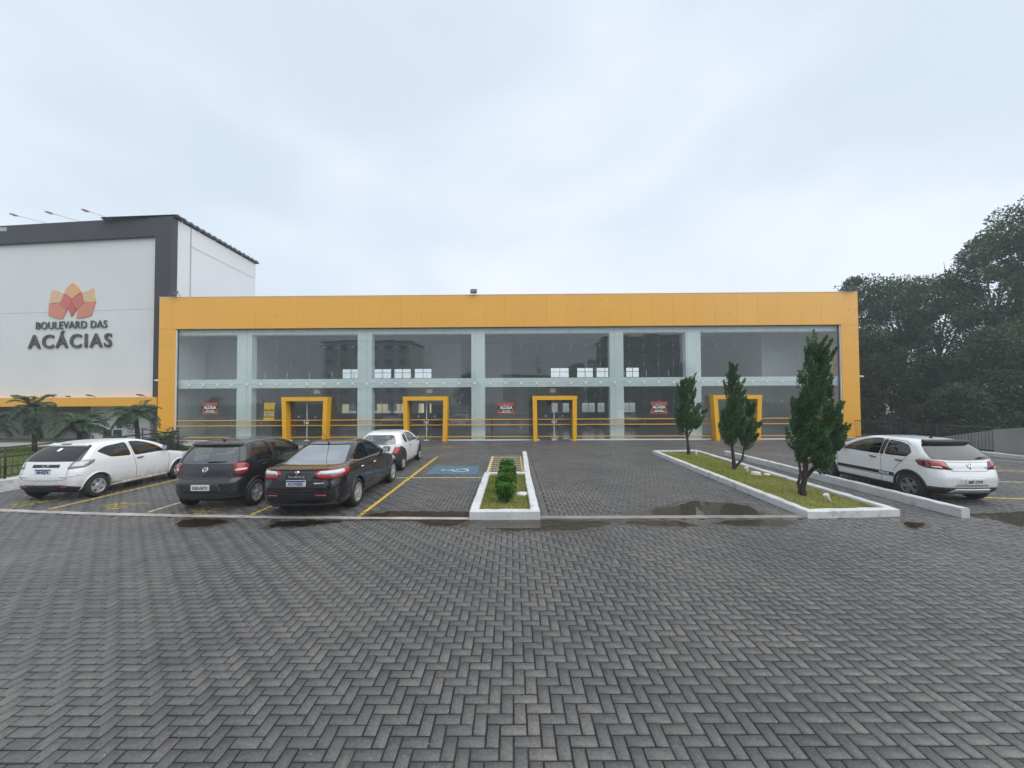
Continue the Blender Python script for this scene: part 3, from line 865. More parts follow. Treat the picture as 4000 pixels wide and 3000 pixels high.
for u in (-13.2, -7.4, 4.0, 8.0):
    MB().box(u - 0.2, u + 0.2, 9.0, 9.4, 0.036, 3.449).build('interior_column', M['in_wall'], bld)
for v in (3.0, 6.0, 9.0, 12.0):
    MB().box(-21.6, 20.8, v, v + 0.25, 6.9, 7.299).build('roof_joist', M['in_dark'], bld)
for u, w_ in ((-12.6, 0.36), (-5.3, 0.36), (2.6, 0.36)):
    MB().box(u - 0.18, u + 0.18, 0.80, 0.95, 2.98, 3.24, bev=0.02).build('emergency_light', M['white_alu'], bld)
MB().tube([(-1.35, 1.2, 0.05), (-1.35, 1.2, 3.4)], 0.05, 8).tube([(-1.28, 1.1, 0.5), (-1.28, 1.1, 1.6)], 0.06, 8).build('fire_pipe', mat('red_fire_pipe', (0.22, 0.03, 0.035), 0.5), bld)
# upper-floor guard rail behind the glass
gp = MB().tube([(0, 0.9, 3.86), (0, 0.9, 4.35)], 0.018, 6).mesh('guard_post', M['steel'])
for u in [x * 1.45 - 16.0 for x in range(5)] + [7.2, 8.6, 10.0]: link('guard_post', gp, bld, (u, 0, 0))

# ------------------------------------------------------------------ rental banners on the glass
M['orange'] = mat('orange_banner', lin(178, 92, 66), 0.4, var=0.1, vscale=5)
M['banner_green'] = mat('dark_green_banner', (0.012, 0.035, 0.04), 0.4)
M['print_white'] = mat('white_print', (0.78, 0.8, 0.8), 0.5)
M['print_black'] = mat('black_print', (0.02, 0.02, 0.018), 0.5)
M['banner_yellow'] = mat('mustard_banner', lin(205, 172, 62), 0.45, var=0.06, vscale=4)
def place(u, v, z):
    a = -0.0118
    return (u * math.cos(a) - v * math.sin(a), 24.25 + u * math.sin(a) + v * math.cos(a), z)
def wavy_sheet(w, h, amp, m, zc=0, yo=0.0):
    mb = MB(); nx, nz = 14, 6; vs = []; fs = []
    for j in range(nz + 1):
        for i in range(nx + 1):
            x, z = -w / 2 + w * i / nx, -h / 2 + h * j / nz
            vs.append((x, yo + amp * math.sin(i * 0.55 + j * 0.4) * (1 if 0 < i < nx else 0.3), z + zc))
    for j in range(nz):
        for i in range(nx):
            a = j * (nx + 1) + i; fs.append((a, a + 1, a + nx + 2, a + nx + 1))
    mb.add(vs, fs, 0, True); return mb
def banner(u, z, w, h, label):
    t = thing('rental_banner', label, 'banner', place(u, 0.10, z), -0.0118, 'for-rent banners on the glass front')
    mb = MB().box(-w / 2, w / 2, -0.003, 0.012, -h / 2, h / 2); mb.build('sheet', M['orange'], t)
    wavy_sheet(w * 0.96, h * 0.20, 0.006, M['orange'], h * 0.36, -0.012).build('top_fold', M['orange'], t)
    wavy_sheet(w * 0.36, 0.03, 0.003, M['print_white'], h * 0.27, -0.014).build('print_line', M['print_white'], t)
    MB().box(-w / 2 + 0.004, w / 2 - 0.004, -0.008, -0.0035, -0.07 * h / 0.73, 0.155 * h / 0.73).build('name_band', M['banner_green'], t)
    link('lettering', text_mesh('ALUGA', 0.235, M['print_white'], 0.002, 0.009, sx=1.02), t, (0, -0.0105, 0.045), FACE_S)
    MB().box(-w * 0.36, w * 0.36, -0.008, -0.0035, -0.30 * h / 0.73, -0.10 * h / 0.73).build('phone_band', M['banner_green'], t)
    for q, (x0, x1) in enumerate(((-0.24, -0.10), (-0.06, 0.24))): MB().box(x0, x1, -0.011, -0.0085, -0.165, -0.125).build('phone_line', M['print_white'], t)
    for q, (x0, x1) in enumerate(((-0.34, -0.02), (0.02, 0.34))): MB().box(x0, x1, -0.011, -0.0085, -0.255, -0.205).build('phone_line', M['print_white'], t)
    for s in (-1, 1):
        MB().tube([(s * (w / 2 - 0.01), 0.0, h / 2), (s * (w / 2 + 0.03), 0.01, h / 2 + 0.05)], 0.004, 5).build('tie', M['print_white'], t)
banner(-18.94, 2.07, 1.0, 0.73, 'orange ALUGA banner on the leftmost glass bay of yellow building')
banner(-0.37, 1.98, 1.04, 0.73, 'orange ALUGA banner between the two middle yellow portals')
banner(9.08, 1.98, 1.04, 0.75, 'orange ALUGA banner just left of the farthest conifer')
t = thing('rental_banner', 'tall mustard yellow ALUGA banner with phone number left of a portal', 'banner', place(-15.2, 0.10, 1.87), -0.0118, 'for-rent banners on the glass front')
mb = MB(); mb.prism([(-0.36, -0.54), (0.32, -0.54), (0.35, 0.54), (-0.31, 0.54)], -0.003, 0.012, 'y'); mb.build('sheet', M['banner_yellow'], t)
MB().box(-0.33, 0.31, -0.008, -0.0035, -0.31, -0.13).build('phone_band', M['print_black'], t)
link('lettering', text_mesh('3316.3020', 0.15, M['print_white'], 0.002, 0.005), t, (-0.01, -0.0105, -0.22), FACE_S)
link('lettering', text_mesh('ALUGA', 0.19, M['print_black'], 0.002, 0.006), t, (0.0, -0.006, 0.06), FACE_S)
link('lettering', text_mesh('PLAZA', 0.10, mat('faded_gold_print', (0.33, 0.24, 0.07), 0.5), 0.002, 0.001, space=1.2), t, (0.05, -0.006, 0.43), FACE_S)
MB().box(-0.31, 0.28, -0.006, -0.0035, -0.40, -0.375).build('print_line', M['print_black'], t)

# floodlights along the roof line
M['lamp_body'] = mat('bronze_lamp_housing', (0.12, 0.095, 0.08), 0.5, metal=0.3)
M['lamp_glass'] = mat('lamp_front_glass', (0.30, 0.31, 0.32), 0.15)
def floodlight(loc, rz, label, s=1.0, tilt=25, group=None):
    t = thing('floodlight', label, 'floodlight', loc, rz, group)
    Mx = Matrix.Translation((0, -0.25 * s, 0.16 * s)) @ Matrix.Rotation(R(tilt), 4, 'X')
    MB().box(-0.2 * s, 0.2 * s, -0.16 * s, 0.16 * s, -0.05 * s, 0.05 * s, M=Mx, bev=0.012).build('housing', M['lamp_body'], t)
    MB().box(-0.17 * s, 0.17 * s, -0.13 * s, 0.13 * s, -0.056 * s, -0.051 * s, M=Mx).build('lens', M['lamp_glass'], t)
    MB().tube([(0, 0.06, -0.005), (0, 0.06, 0.10 * s), (0, -0.2 * s, 0.17 * s)], 0.02, 6).build('bracket', M['lamp_body'], t)
    return t
floodlight(place(-21.0, 0.1, 9.10), -0.5, 'bronze floodlight on the left end of the yellow roof edge', 1.15, 30, 'floodlights on the roof edge')
floodlight(place(-2.35, 0.1, 9.10), 0.0, 'bronze floodlight in the middle of the yellow roof edge', 1.0, 55, 'floodlights on the roof edge')
floodlight(place(20.75, 0.1, 9.10), 0.5, 'bronze floodlight on the right end of the yellow roof edge', 1.15, 25, 'floodlights on the roof edge')
def dome_camera(u, label):
    t = thing('security_camera', label, 'camera', place(u, 0.0, 3.86), 0, 'security cameras on the yellow pillars')
    s = 1 if u > 0 else -1
    MB().box(s * 0.004, s * 0.07, 0.01, 0.09, -0.06, 0.06, bev=0.01).build('base', M['white_alu'], t)
    MB().tube([(s * 0.06, 0.05, 0.0), (s * 0.2, -0.02, -0.03)], [0.05, 0.055], 10).build('body', M['white_alu'], t)
dome_camera(-22.19, 'small white camera on the left yellow pillar'); dome_camera(21.35, 'small white camera on the right yellow pillar')

# ------------------------------------------------------------------ building with the wall sign, at left
FD, FN, F0 = Vector((-0.995, 0.1)), Vector((0.1, 0.995)), Vector((-21.7, 24.9))
def LP(s, v): p = F0 + FD * s + FN * v; return (p.x, p.y)
sb = thing('sign_building', 'tall white building with charcoal border and lotus wall sign', 'building', (0, 0, 0))
def lbox(name, s0, s1, v0, v1, z0, z1, m, parent=sb):
    mb = MB(); mb.prism([LP(s1, v0), LP(s0, v0), LP(s0, v1), LP(s1, v1)], z0, z1, 'z'); return mb.build(name, m, parent)
lbox('front_wall', 1.15, 24, 0.10, 0.6, 8.50, 13.15, M['wash_white'])
lbox('front_wall', 1.15, 24, 0.10, 0.6, 2.80, 8.485, M['wash_white'])
lbox('border_top', 0.0, 24, -0.12, 0.30, 13.153, 14.38, M['charcoal'])
lbox('border_side', 0.0, 1.147, -0.12, 0.30, 2.80, 13.15, M['charcoal'])
lbox('canopy_band', 0.50, 24, -0.45, 0.59, 2.235, 2.797, M['cladding'][1])
def side(name, x0, x1, y0, y1, z0, z1, m):
    return MB().box(x0, x1, y0, y1, z0, z1).build(name, m, sb)
mb = MB(); mb.prism([(-21.72, 25.22), (-22.0, 33.4), (-22.4, 33.4), (-22.3, 25.3)], 6.0, 14.32, 'z'); o = mb.build('side_wall', M['wash_white'], sb); fix_normals(o.data)
mb = MB(); mb.prism([(-21.705, 26.3), (-21.705, 26.33), (-21.75, 26.33), (-21.75, 26.3)], 6.0, 14.3, 'z')
mb.add([(-21.742, 26.35, 13.02), (-21.985, 33.3, 13.02), (-21.985, 33.3, 13.05), (-21.742, 26.35, 13.05)], [(0, 1, 2, 3)])
o = mb.build('wall_joint', M['in_wall'], sb)
MB().box(-40, -22.5, 26.0, 33.3, 14.0, 14.25).build('roof_deck', M['in_wall'], sb)
# corrugated roof edge
mb = MB(); vs = []; fs = []; n = 64
for i in range(n + 1):
    y = 24.85 + 8.75 * i / n; x = -21.52 - 0.30 * (i / n); dz = 0.035 * (1 if i % 4 in (1, 2) else -1)
    vs += [(x, y, 14.44 + dz), (x, y, 14.56 + dz), (x - 5.0, y, 14.40 + dz), (x - 5.0, y, 14.34 + dz)]
    if i:
        q = (i - 1) * 4
        fs += [(q, q + 4, q + 5, q + 1), (q + 1, q + 5, q + 6, q + 2), (q, q + 3, q + 7, q + 4)]
mb.add(vs, fs); o = mb.build('corrugated_roof', mat('grey_corrugated_sheet', (0.10, 0.105, 0.115), 0.5), sb); fix_normals(o.data)
for i in range(6): MB().box(-21.80 - 0.05 * i, -21.75 - 0.05 * i, 25.6 + i * 1.5, 25.66 + i * 1.5, 14.321, 14.5).build('roof_post', M['white_alu'], sb)
mb = MB(); mb.prism([LP(9.0, 0.3), LP(-0.3, 0.0), LP(-0.3, 0.5), LP(9.0, 0.6)], 14.40, 14.47, 'z'); o = mb.build('roof_edge', M['charcoal'], sb); fix_normals(o.data)
# recess below the canopy
lbox('recess_wall', 7.4, 24, 1.5, 1.7, 0.0, 2.8, M['taupe'])
lbox('recess_wall', 2.9, 7.398, 1.3, 1.6, 0.0, 2.8, M['wash_white'])
lbox('recess_wall', 0.3, 2.898, 1.5, 1.8, 0.0, 2.8, M['taupe'])
lbox('soffit', 0.0, 24, 0.0, 1.29, 2.70, 2.79, M['wash_white'])
for s0 in (4.95, 5.72):
    w = lbox('window', s0, s0 + 0.64, 1.24, 1.297, 0.12, 0.62, M['win_frame']); lbox('frame', s0 - 0.04, s0 + 0.68, 1.26, 1.299, 0.06, 0.68, M['white_alu'], w)
M['lamp_arm'] = mat('galvanised_arm', (0.42, 0.42, 0.45), 0.4, metal=0.5)
mb = MB()
for k in range(4):
    c = LP(3.4 + 0.28 * k, 1.15)
    mb.tube([(c[0] + 0.13 * math.cos(a * PI / 8), c[1], 0.55 + 0.13 * math.sin(a * PI / 8)) for a in range(17)], 0.012, 5)
a, b = LP(2.95, 1.15), LP(4.6, 1.15)
mb.tube([(a[0], a[1], 0.75), (b[0], b[1], 0.75)], 0.014, 5).tube([(a[0], a[1], 0.3), (b[0], b[1], 0.3)], 0.014, 5)
mb.build('scroll_grille', M['win_frame'], sb)
for s in (7.2, 6.2): 
    c = LP(s, 1.2); MB().box(c[0] - 0.14, c[0] + 0.14, c[1] - 0.12, c[1] + 0.05, 1.5 + (7.2 - s) * -0.25, 1.6 + (7.2 - s) * -0.25, bev=0.01).build('wall_light', M['dark_metal'], sb)

# the wall sign: lotus emblem and raised lettering
sign = thing('wall_sign', 'coral lotus emblem with BOULEVARD DAS ACÁCIAS lettering on white wall', 'sign', (*LP(7.35, 0.0), 8.1), math.atan2(-0.1, 0.995))
def s_of(px): return None
M['coral'] = mat('coral_acrylic', lin(206, 110, 96), 0.35)
M['coral_deep'] = mat('deep_coral_acrylic', lin(196, 92, 84), 0.35)
M['peach'] = mat('peach_acrylic', lin(226, 172, 118), 0.35)
M['peach_pale'] = mat('pale_peach_acrylic', lin(222, 184, 142), 0.35)
M['salmon'] = mat('salmon_acrylic', lin(212, 134, 108), 0.35)
def E(a, b): return ((a - 614) / 617 * 5.30 * 1.0, (1082 - b) / 617 * 5.30 - 0.03)     # drawn units to metres
def petal(pts, m, depth): 
    mb = MB(); mb.prism([E(*p) for p in pts], 0.095 - depth * 0.6, 0.095, 'y'); o = mb.build('petal', m, sign); fix_normals(o.data)
def curve(p0, p1, bulge, n=6):
    a, b = Vector(p0), Vector(p1); d = b - a; nn = Vector((d.y, -d.x)).normalized() * bulge
    return [tuple(a.lerp(b, i / n) + nn * math.sin(PI * i / n)) for i in range(n)]
petal(curve((617, 812), (545, 886), -9) + curve((545, 886), (612, 936), 3) + curve((612, 936), (690, 886), 3) + curve((690, 886), (617, 812), -9), M['peach'], 0.08)
petal(curve((440, 862), (414, 968), -4) + curve((414, 968), (504, 966), 5) + curve((504, 966), (538, 896), -6) + curve((538, 896), (440, 862), -8), M['peach_pale'], 0.08)
petal(curve((694, 888), (719, 962), 6) + curve((719, 962), (818, 962), -5) + curve((818, 962), (797, 855), 4) + curve((797, 855), (694, 888), 8), M['peach_pale'], 0.08)
petal(curve((541, 892), (506, 967), 6) + curve((506, 967), (569, 1018), -6) + curve((569, 1018), (611, 939), -4) + curve((611, 939), (541, 892), -4), M['coral'], 0.09)
petal(curve((691, 889), (613, 939), 4) + curve((613, 939), (655, 1018), -4) + curve((655, 1018), (717, 964), -6) + curve((717, 964), (691, 889), 4), M['coral'], 0.09)
petal(curve((612, 942), (571, 1019), 4) + [(612, 1075)] + curve((653, 1019), (612, 942), 4), M['coral_deep'], 0.09)
petal([(413, 970)] + [(411, 1060)] + curve((411, 1060), (562, 1088), -9) + [(567, 1020)] + curve((567, 1020), (504, 969), 6) + curve((504, 969), (413, 971), -4), M['salmon'], 0.085)
petal([(816, 964)] + curve((816, 964), (720, 966), 4) + curve((720, 966), (657, 1020), 6) + [(656, 1086)] + curve((656, 1086), (808, 1056), -9), M['salmon'], 0.085)
M['letter'] = mat('charcoal_raised_letters', (0.065, 0.067, 0.075), 0.5)
def letters(txt, size, width, z, bold, ext, sp_=1.04):
    x = 0.0
    full = text_mesh(txt, size, M['letter'], ext, bold, space=sp_)
    xs = [v.co.x for v in full.vertices]; sx = width / (max(xs) - min(xs))
    bpy.data.meshes.remove(full)
    # one mesh per letter, laid out with the font's own spacing
    cu = bpy.data.curves.new('lettering', 'FONT'); cu.size = size; cu.space_character = sp_
    adv = [0.0]
    for i in range(len(txt)):
        cu.body = txt[:i + 1] + '|'; o = bpy.data.objects.new('l', cu); COL.objects.link(o)
        dg = bpy.context.evaluated_depsgraph_get(); dg.update(); me = o.evaluated_get(dg).to_mesh()
        adv.append(max(v.co.x for v in me.vertices)); bpy.data.objects.remove(o)
    cu.body = '|'; o = bpy.data.objects.new('l', cu); COL.objects.link(o); bpy.context.evaluated_depsgraph_get().update()
    w0 = max(v.co.x for v in o.evaluated_get(bpy.context.evaluated_depsgraph_get()).to_mesh().vertices); bpy.data.objects.remove(o); bpy.data.curves.remove(cu)
    total = adv[-1] - w0
    for i, ch in enumerate(txt):
        if ch == ' ': continue
        me = text_mesh(ch, size, M['letter'], ext, bold, 'LEFT', sx)
        x0 = (adv[i] - w0 if i else 0.0) - total / 2
        link('letter', me, sign, (x0 * sx, 0.04, z), FACE_S)
letters('BOULEVARD DAS', 0.70, 5.30, -0.53, 0.002, 0.022, 1.06)
letters('ACÁCIAS', 1.26, 6.25, -1.62, 0.022, 0.032, 1.22)

# lamps leaning out from the roof, and small floodlights on the canopy
for i, (s, lab) in enumerate(((9.3, 'leftmost sign lamp on a long arm above the white wall'), (6.8, 'middle sign lamp on a long arm above the white wall'), (4.3, 'sign lamp on a long arm nearest the corrugated roof'))):
    c = LP(s, 0.3)
    t = thing('sign_lamp', lab, 'lamp', (c[0], c[1], 14.38), 0.05, 'lamps on arms above the sign wall')
    MB().tube([(0, 0, 0), (0, -0.1, 0.06), (0, -2.0, -0.22)], 0.016, 6).build('arm', M['lamp_arm'], t)
    MB().box(-0.11, 0.11, -2.3, -1.98, -0.29, -0.22, bev=0.02).build('lamp_head', M['lamp_arm'], t)
for s, lab in ((10.8, 'small bronze floodlight at the left end of the yellow canopy'), (8.2, 'small bronze floodlight on the canopy above the tallest palm'), (6.95, 'tiny dark floodlight on the canopy right of the tallest palm'), (5.2, 'bronze floodlight on the canopy above the white wall section'), (1.6, 'small bronze floodlight on the canopy beside the yellow pillar')):
    c = LP(s, -0.25); floodlight((c[0], c[1], 2.80), 0.3 if s > 6 else -0.5, lab, 0.8 if s != 6.95 else 0.5, -15, 'floodlights on the yellow canopy')

# ------------------------------------------------------------------ cars
def car_paint(name, col, metal=0.0, rough=0.28, dirt=0.0, dirt_col=(0.22, 0.17, 0.12), drops=0.0):
    m, nt, b = nodes_of(name)
    N, L = nt.nodes, nt.links
    b.inputs['Roughness'].default_value = rough; b.inputs['Metallic'].default_value = metal
    b.inputs['Coat Weight'].default_value = 0.8; b.inputs['Coat Roughness'].default_value = 0.05
    tc = N.new('ShaderNodeTexCoord')
    no = N.new('ShaderNodeTexNoise'); no.inputs['Scale'].default_value = 7; no.inputs['Detail'].default_value = 8; no.inputs['Roughness'].default_value = 0.65
    L.new(tc.outputs['Object'], no.inputs['Vector'])
    sp = N.new('ShaderNodeSeparateXYZ'); L.new(tc.outputs['Object'], sp.inputs[0])
    mr = N.new('ShaderNodeMapRange'); mr.inputs['From Min'].default_value = 0.28; mr.inputs['From Max'].default_value = 0.62; mr.inputs['To Min'].default_value = 1.0; mr.inputs['To Max'].default_value = 0.0
    L.new(sp.outputs['Z'], mr.inputs['Value'])
    mu = N.new('ShaderNodeMath'); mu.operation = 'MULTIPLY'; L.new(mr.outputs['Result'], mu.inputs[0])
    r = N.new('ShaderNodeMapRange'); r.inputs['From Min'].default_value = 0.35; r.inputs['From Max'].default_value = 0.7; L.new(no.outputs['Fac'], r.inputs['Value']); L.new(r.outputs['Result'], mu.inputs[1])
    m2 = N.new('ShaderNodeMath'); m2.operation = 'MULTIPLY'; m2.inputs[1].default_value = dirt; L.new(mu.outputs[0], m2.inputs[0])
    mx = N.new('ShaderNodeMix'); mx.data_type = 'RGBA'; mx.inputs['A'].default_value = (*col, 1); mx.inputs['B'].default_value = (*dirt_col, 1)
    L.new(m2.outputs[0], mx.inputs['Factor']); L.new(mx.outputs['Result'], b.inputs['Base Color'])
    if drops > 0:
        vo = N.new('ShaderNodeTexNoise'); vo.inputs['Scale'].default_value = 260; vo.inputs['Detail'].default_value = 3
        L.new(tc.outputs['Object'], vo.inputs['Vector'])
        bu = N.new('ShaderNodeBump'); bu.inputs['Strength'].default_value = drops; bu.inputs['Distance'].default_value = 0.002
        L.new(vo.outputs['Fac'], bu.inputs['Height']); L.new(bu.outputs['Normal'], b.inputs['Coat Normal']); L.new(bu.outputs['Normal'], b.inputs['Normal'])
    return m
M['plastic'] = mat('black_bumper_plastic', (0.028, 0.028, 0.031), 0.55, var=0.15, vscale=6)
M['cut'] = mat('black_window_rubber', (0.012, 0.012, 0.013), 0.5)
M['tyre'] = mat('tyre_rubber', (0.022, 0.022, 0.023), 0.75, var=0.2, vscale=8)
M['alloy'] = mat('silver_alloy', (0.55, 0.56, 0.58), 0.33, metal=0.55, var=0.08, vscale=10)
M['alloy_dark'] = mat('grey_alloy', (0.20, 0.205, 0.215), 0.35, metal=0.6)
M['brake'] = mat('brake_dark', (0.03, 0.03, 0.032), 0.7)
M['red_lens'] = mat('red_lamp_lens', (0.33, 0.012, 0.016), 0.12, coat=0.6)
M['deep_red_lens'] = mat('deep_red_lamp_lens', (0.10, 0.008, 0.012), 0.12, coat=0.6)
M['clear_lens'] = mat('clear_lamp_lens', (0.62, 0.63, 0.65), 0.15, coat=0.6, var=0.2, vscale=14)
M['smoke_lens'] = mat('smoked_clear_lamp_lens', (0.22, 0.22, 0.24), 0.15, coat=0.6, var=0.35, vscale=12)
M['chrome'] = mat('chrome', (0.78, 0.79, 0.8), 0.12, metal=1.0)
M['plate'] = mat('number_plate', (0.66, 0.67, 0.68), 0.4)
M['plate_blue'] = mat('plate_blue_band', (0.015, 0.06, 0.33), 0.4)
M['plate_ink'] = mat('plate_lettering', (0.03, 0.03, 0.035), 0.5)
M['seat'] = mat('seat_fabric', (0.05, 0.05, 0.055), 0.85)
M['headlamp'] = mat('headlamp_lens', (0.45, 0.46, 0.48), 0.1, coat=0.5)
M['seam'] = mat('panel_gap', (0.02, 0.02, 0.021), 0.8)
GL_DARK = glass_mat('tinted_car_glass', (0.10, 0.10, 0.11), ior=1.62, gain=1.3)
GL_MID = glass_mat('light_tinted_car_glass', (0.60, 0.66, 0.65), ior=1.55, gain=1.3)
GL_FILM = glass_mat('film_tinted_rear_glass', (0.10, 0.10, 0.12), ior=2.0, gain=4.2, rough=0.06)
GL_FILM2 = glass_mat('grey_film_rear_glass', (0.10, 0.10, 0.12), ior=2.0, gain=0.8, rough=0.08)
GL_WET = glass_mat('misted_rear_glass', (0.72, 0.78, 0.77), ior=1.6, gain=3.4, rough=0.10)

def pchip(xs, ys, q):
    xs, ys, q = (np.asarray(a, float) for a in (xs, ys, q))
    h = np.diff(xs); d = np.diff(ys) / h; n = len(xs); m = np.zeros(n)
    for i in range(1, n - 1):
        if d[i - 1] * d[i] > 0:
            w1, w2 = 2 * h[i] + h[i - 1], h[i] + 2 * h[i - 1]
            m[i] = (w1 + w2) / (w1 / d[i - 1] + w2 / d[i])
    m[0], m[-1] = d[0], d[-1]
    k = np.clip(np.searchsorted(xs, q) - 1, 0, n - 2); t = (q - xs[k]) / h[k]
    return ((1 + 2 * t) * (1 - t) ** 2 * ys[k] + t * (1 - t) ** 2 * h[k] * m[k] + t * t * (3 - 2 * t) * ys[k + 1] + t * t * (t - 1) * h[k] * m[k + 1])

class Body:
    """car body as stacked plan outlines. level = (z, rear y, front y, half width, rear corner, front corner)"""
    def __init__(s, levels, sub=6, bow_r=0.07, bow_f=0.20, tilt=None, pinch=0.03):
        L_ = np.array([l[:6] for l in levels], float); t = np.arange(len(levels))
        q = np.linspace(0, len(levels) - 1, (len(levels) - 1) * sub + 1)
        s.P = np.stack([pchip(t, L_[:, i], q) for i in range(6)], -1)
        s.bow_r, s.bow_f, s.pinch = bow_r, bow_f, pinch
    def ring(s, p, nr=7, nc=8, ns=34):
        z, yr, yf, w, rc, fc = p
        Ln = yf - yr
        wr = max(w, 0.02); k = min(1.0, w / 0.8, Ln / 1.8)
        br, bf = s.bow_r * k, s.bow_f * k * min(1.0, fc / 0.38)
        rc_, fc_ = min(rc, w * 0.8, Ln * 0.22), min(fc, w * 0.85, Ln * 0.24)
        pts = []
        for i in range(nr):
            x = (w - rc_) * i / nr; pts.append((x, yr + br * (x / wr) ** 2))
        y0 = yr + br * ((w - rc_) / wr) ** 2
        for i in range(nc + 1):
            a = PI / 2 * i / nc; pts.append((w - rc_ + rc_ * math.sin(a), y0 + rc_ * 1.25 * (1 - math.cos(a))))
        ys = y0 + rc_ * 1.25
        y1 = yf - bf * ((w - fc_) / wr) ** 2; ye = y1 - fc_ * 1.2
        for i in range(1, ns):
            pts.append((w, ys + (ye - ys) * i / ns))
        for i in range(nc + 1):
            a = PI / 2 * i / nc; pts.append((w - fc_ + fc_ * math.cos(a), ye + fc_ * 1.2 * math.sin(a)))
        for i in range(1, nr + 1):
            x = (w - fc_) * (1 - i / nr); pts.append((x, yf - bf * (x / wr) ** 2))
        out = []
        for x, y in pts:
            u = (y - yr) / max(Ln, 0.01)
            out.append((x * (1 - s.pinch * (2 * u - 1) ** 2), y))
        return out
    def solid(s, rows, name, matfn=None):
        V, F, Mi = [], [], []
        rings = []
        for p in rows:
            h = s.ring(p)
            full = h + [(-x, y) for x, y in h[-2:0:-1]]
            rings.append(full)
        n = len(rings[0])
        for p, r in zip(rows, rings): V += [(x, y, p[0]) for x, y in r]
        for i in range(len(rows) - 1):
            zc = (rows[i][0] + rows[i + 1][0]) / 2
            for j in range(n):
                F.append((i * n + j, i * n + (j + 1) % n, (i + 1) * n + (j + 1) % n, (i + 1) * n + j)); Mi.append(matfn(zc) if matfn else 0)
        F.append(tuple(range(n))[::-1]); Mi.append(matfn(rows[0][0]) if matfn else 0)
        b = (len(rows) - 1) * n
        F.append(tuple(b + j for j in range(n))); Mi.append(0)
        me = bpy.data.meshes.new(name); me.from_pydata(V, [], F)
        me.polygons.foreach_set('material_index', Mi); me.polygons.foreach_set('use_smooth', [True] * len(F)); me.update()
        return me

def fillet(p, r):
    """round the corners of a polygon without shrinking it"""
    out = []; n = len(p)
    for i in range(n):
        a, b, c = Vector(p[i - 1]), Vector(p[i]), Vector(p[(i + 1) % n])
        d = min(r, 0.42 * (a - b).length, 0.42 * (c - b).length)
        s0, s1 = b + (a - b).normalized() * d, b + (c - b).normalized() * d
        for t in (0.0, 0.25, 0.5, 0.75, 1.0):
            q = s0 * (1 - t) ** 2 + b * 2 * t * (1 - t) + s1 * t * t
            out.append((q.x, q.y))
    return out

def boolean_cut(me, cutters):
    o = bpy.data.objects.new('tmp_body', me); COL.objects.link(o)
    for c in cutters:
        k = bpy.data.objects.new('tmp_cut', c); COL.objects.link(k)
        md = o.modifiers.new('cut', 'BOOLEAN'); md.operation = 'DIFFERENCE'; md.object = k; md.solver = 'EXACT'
        dg = bpy.context.evaluated_depsgraph_get(); dg.update()
        new = bpy.data.meshes.new_from_object(o.evaluated_get(dg))
        o.modifiers.clear(); o.data = new; bpy.data.objects.remove(k)
    res = o.data; bpy.data.objects.remove(o)
    return res

def solid_mesh(mb, mats):
    me = mb.mesh('cutter', mats); fix_normals(me); return me

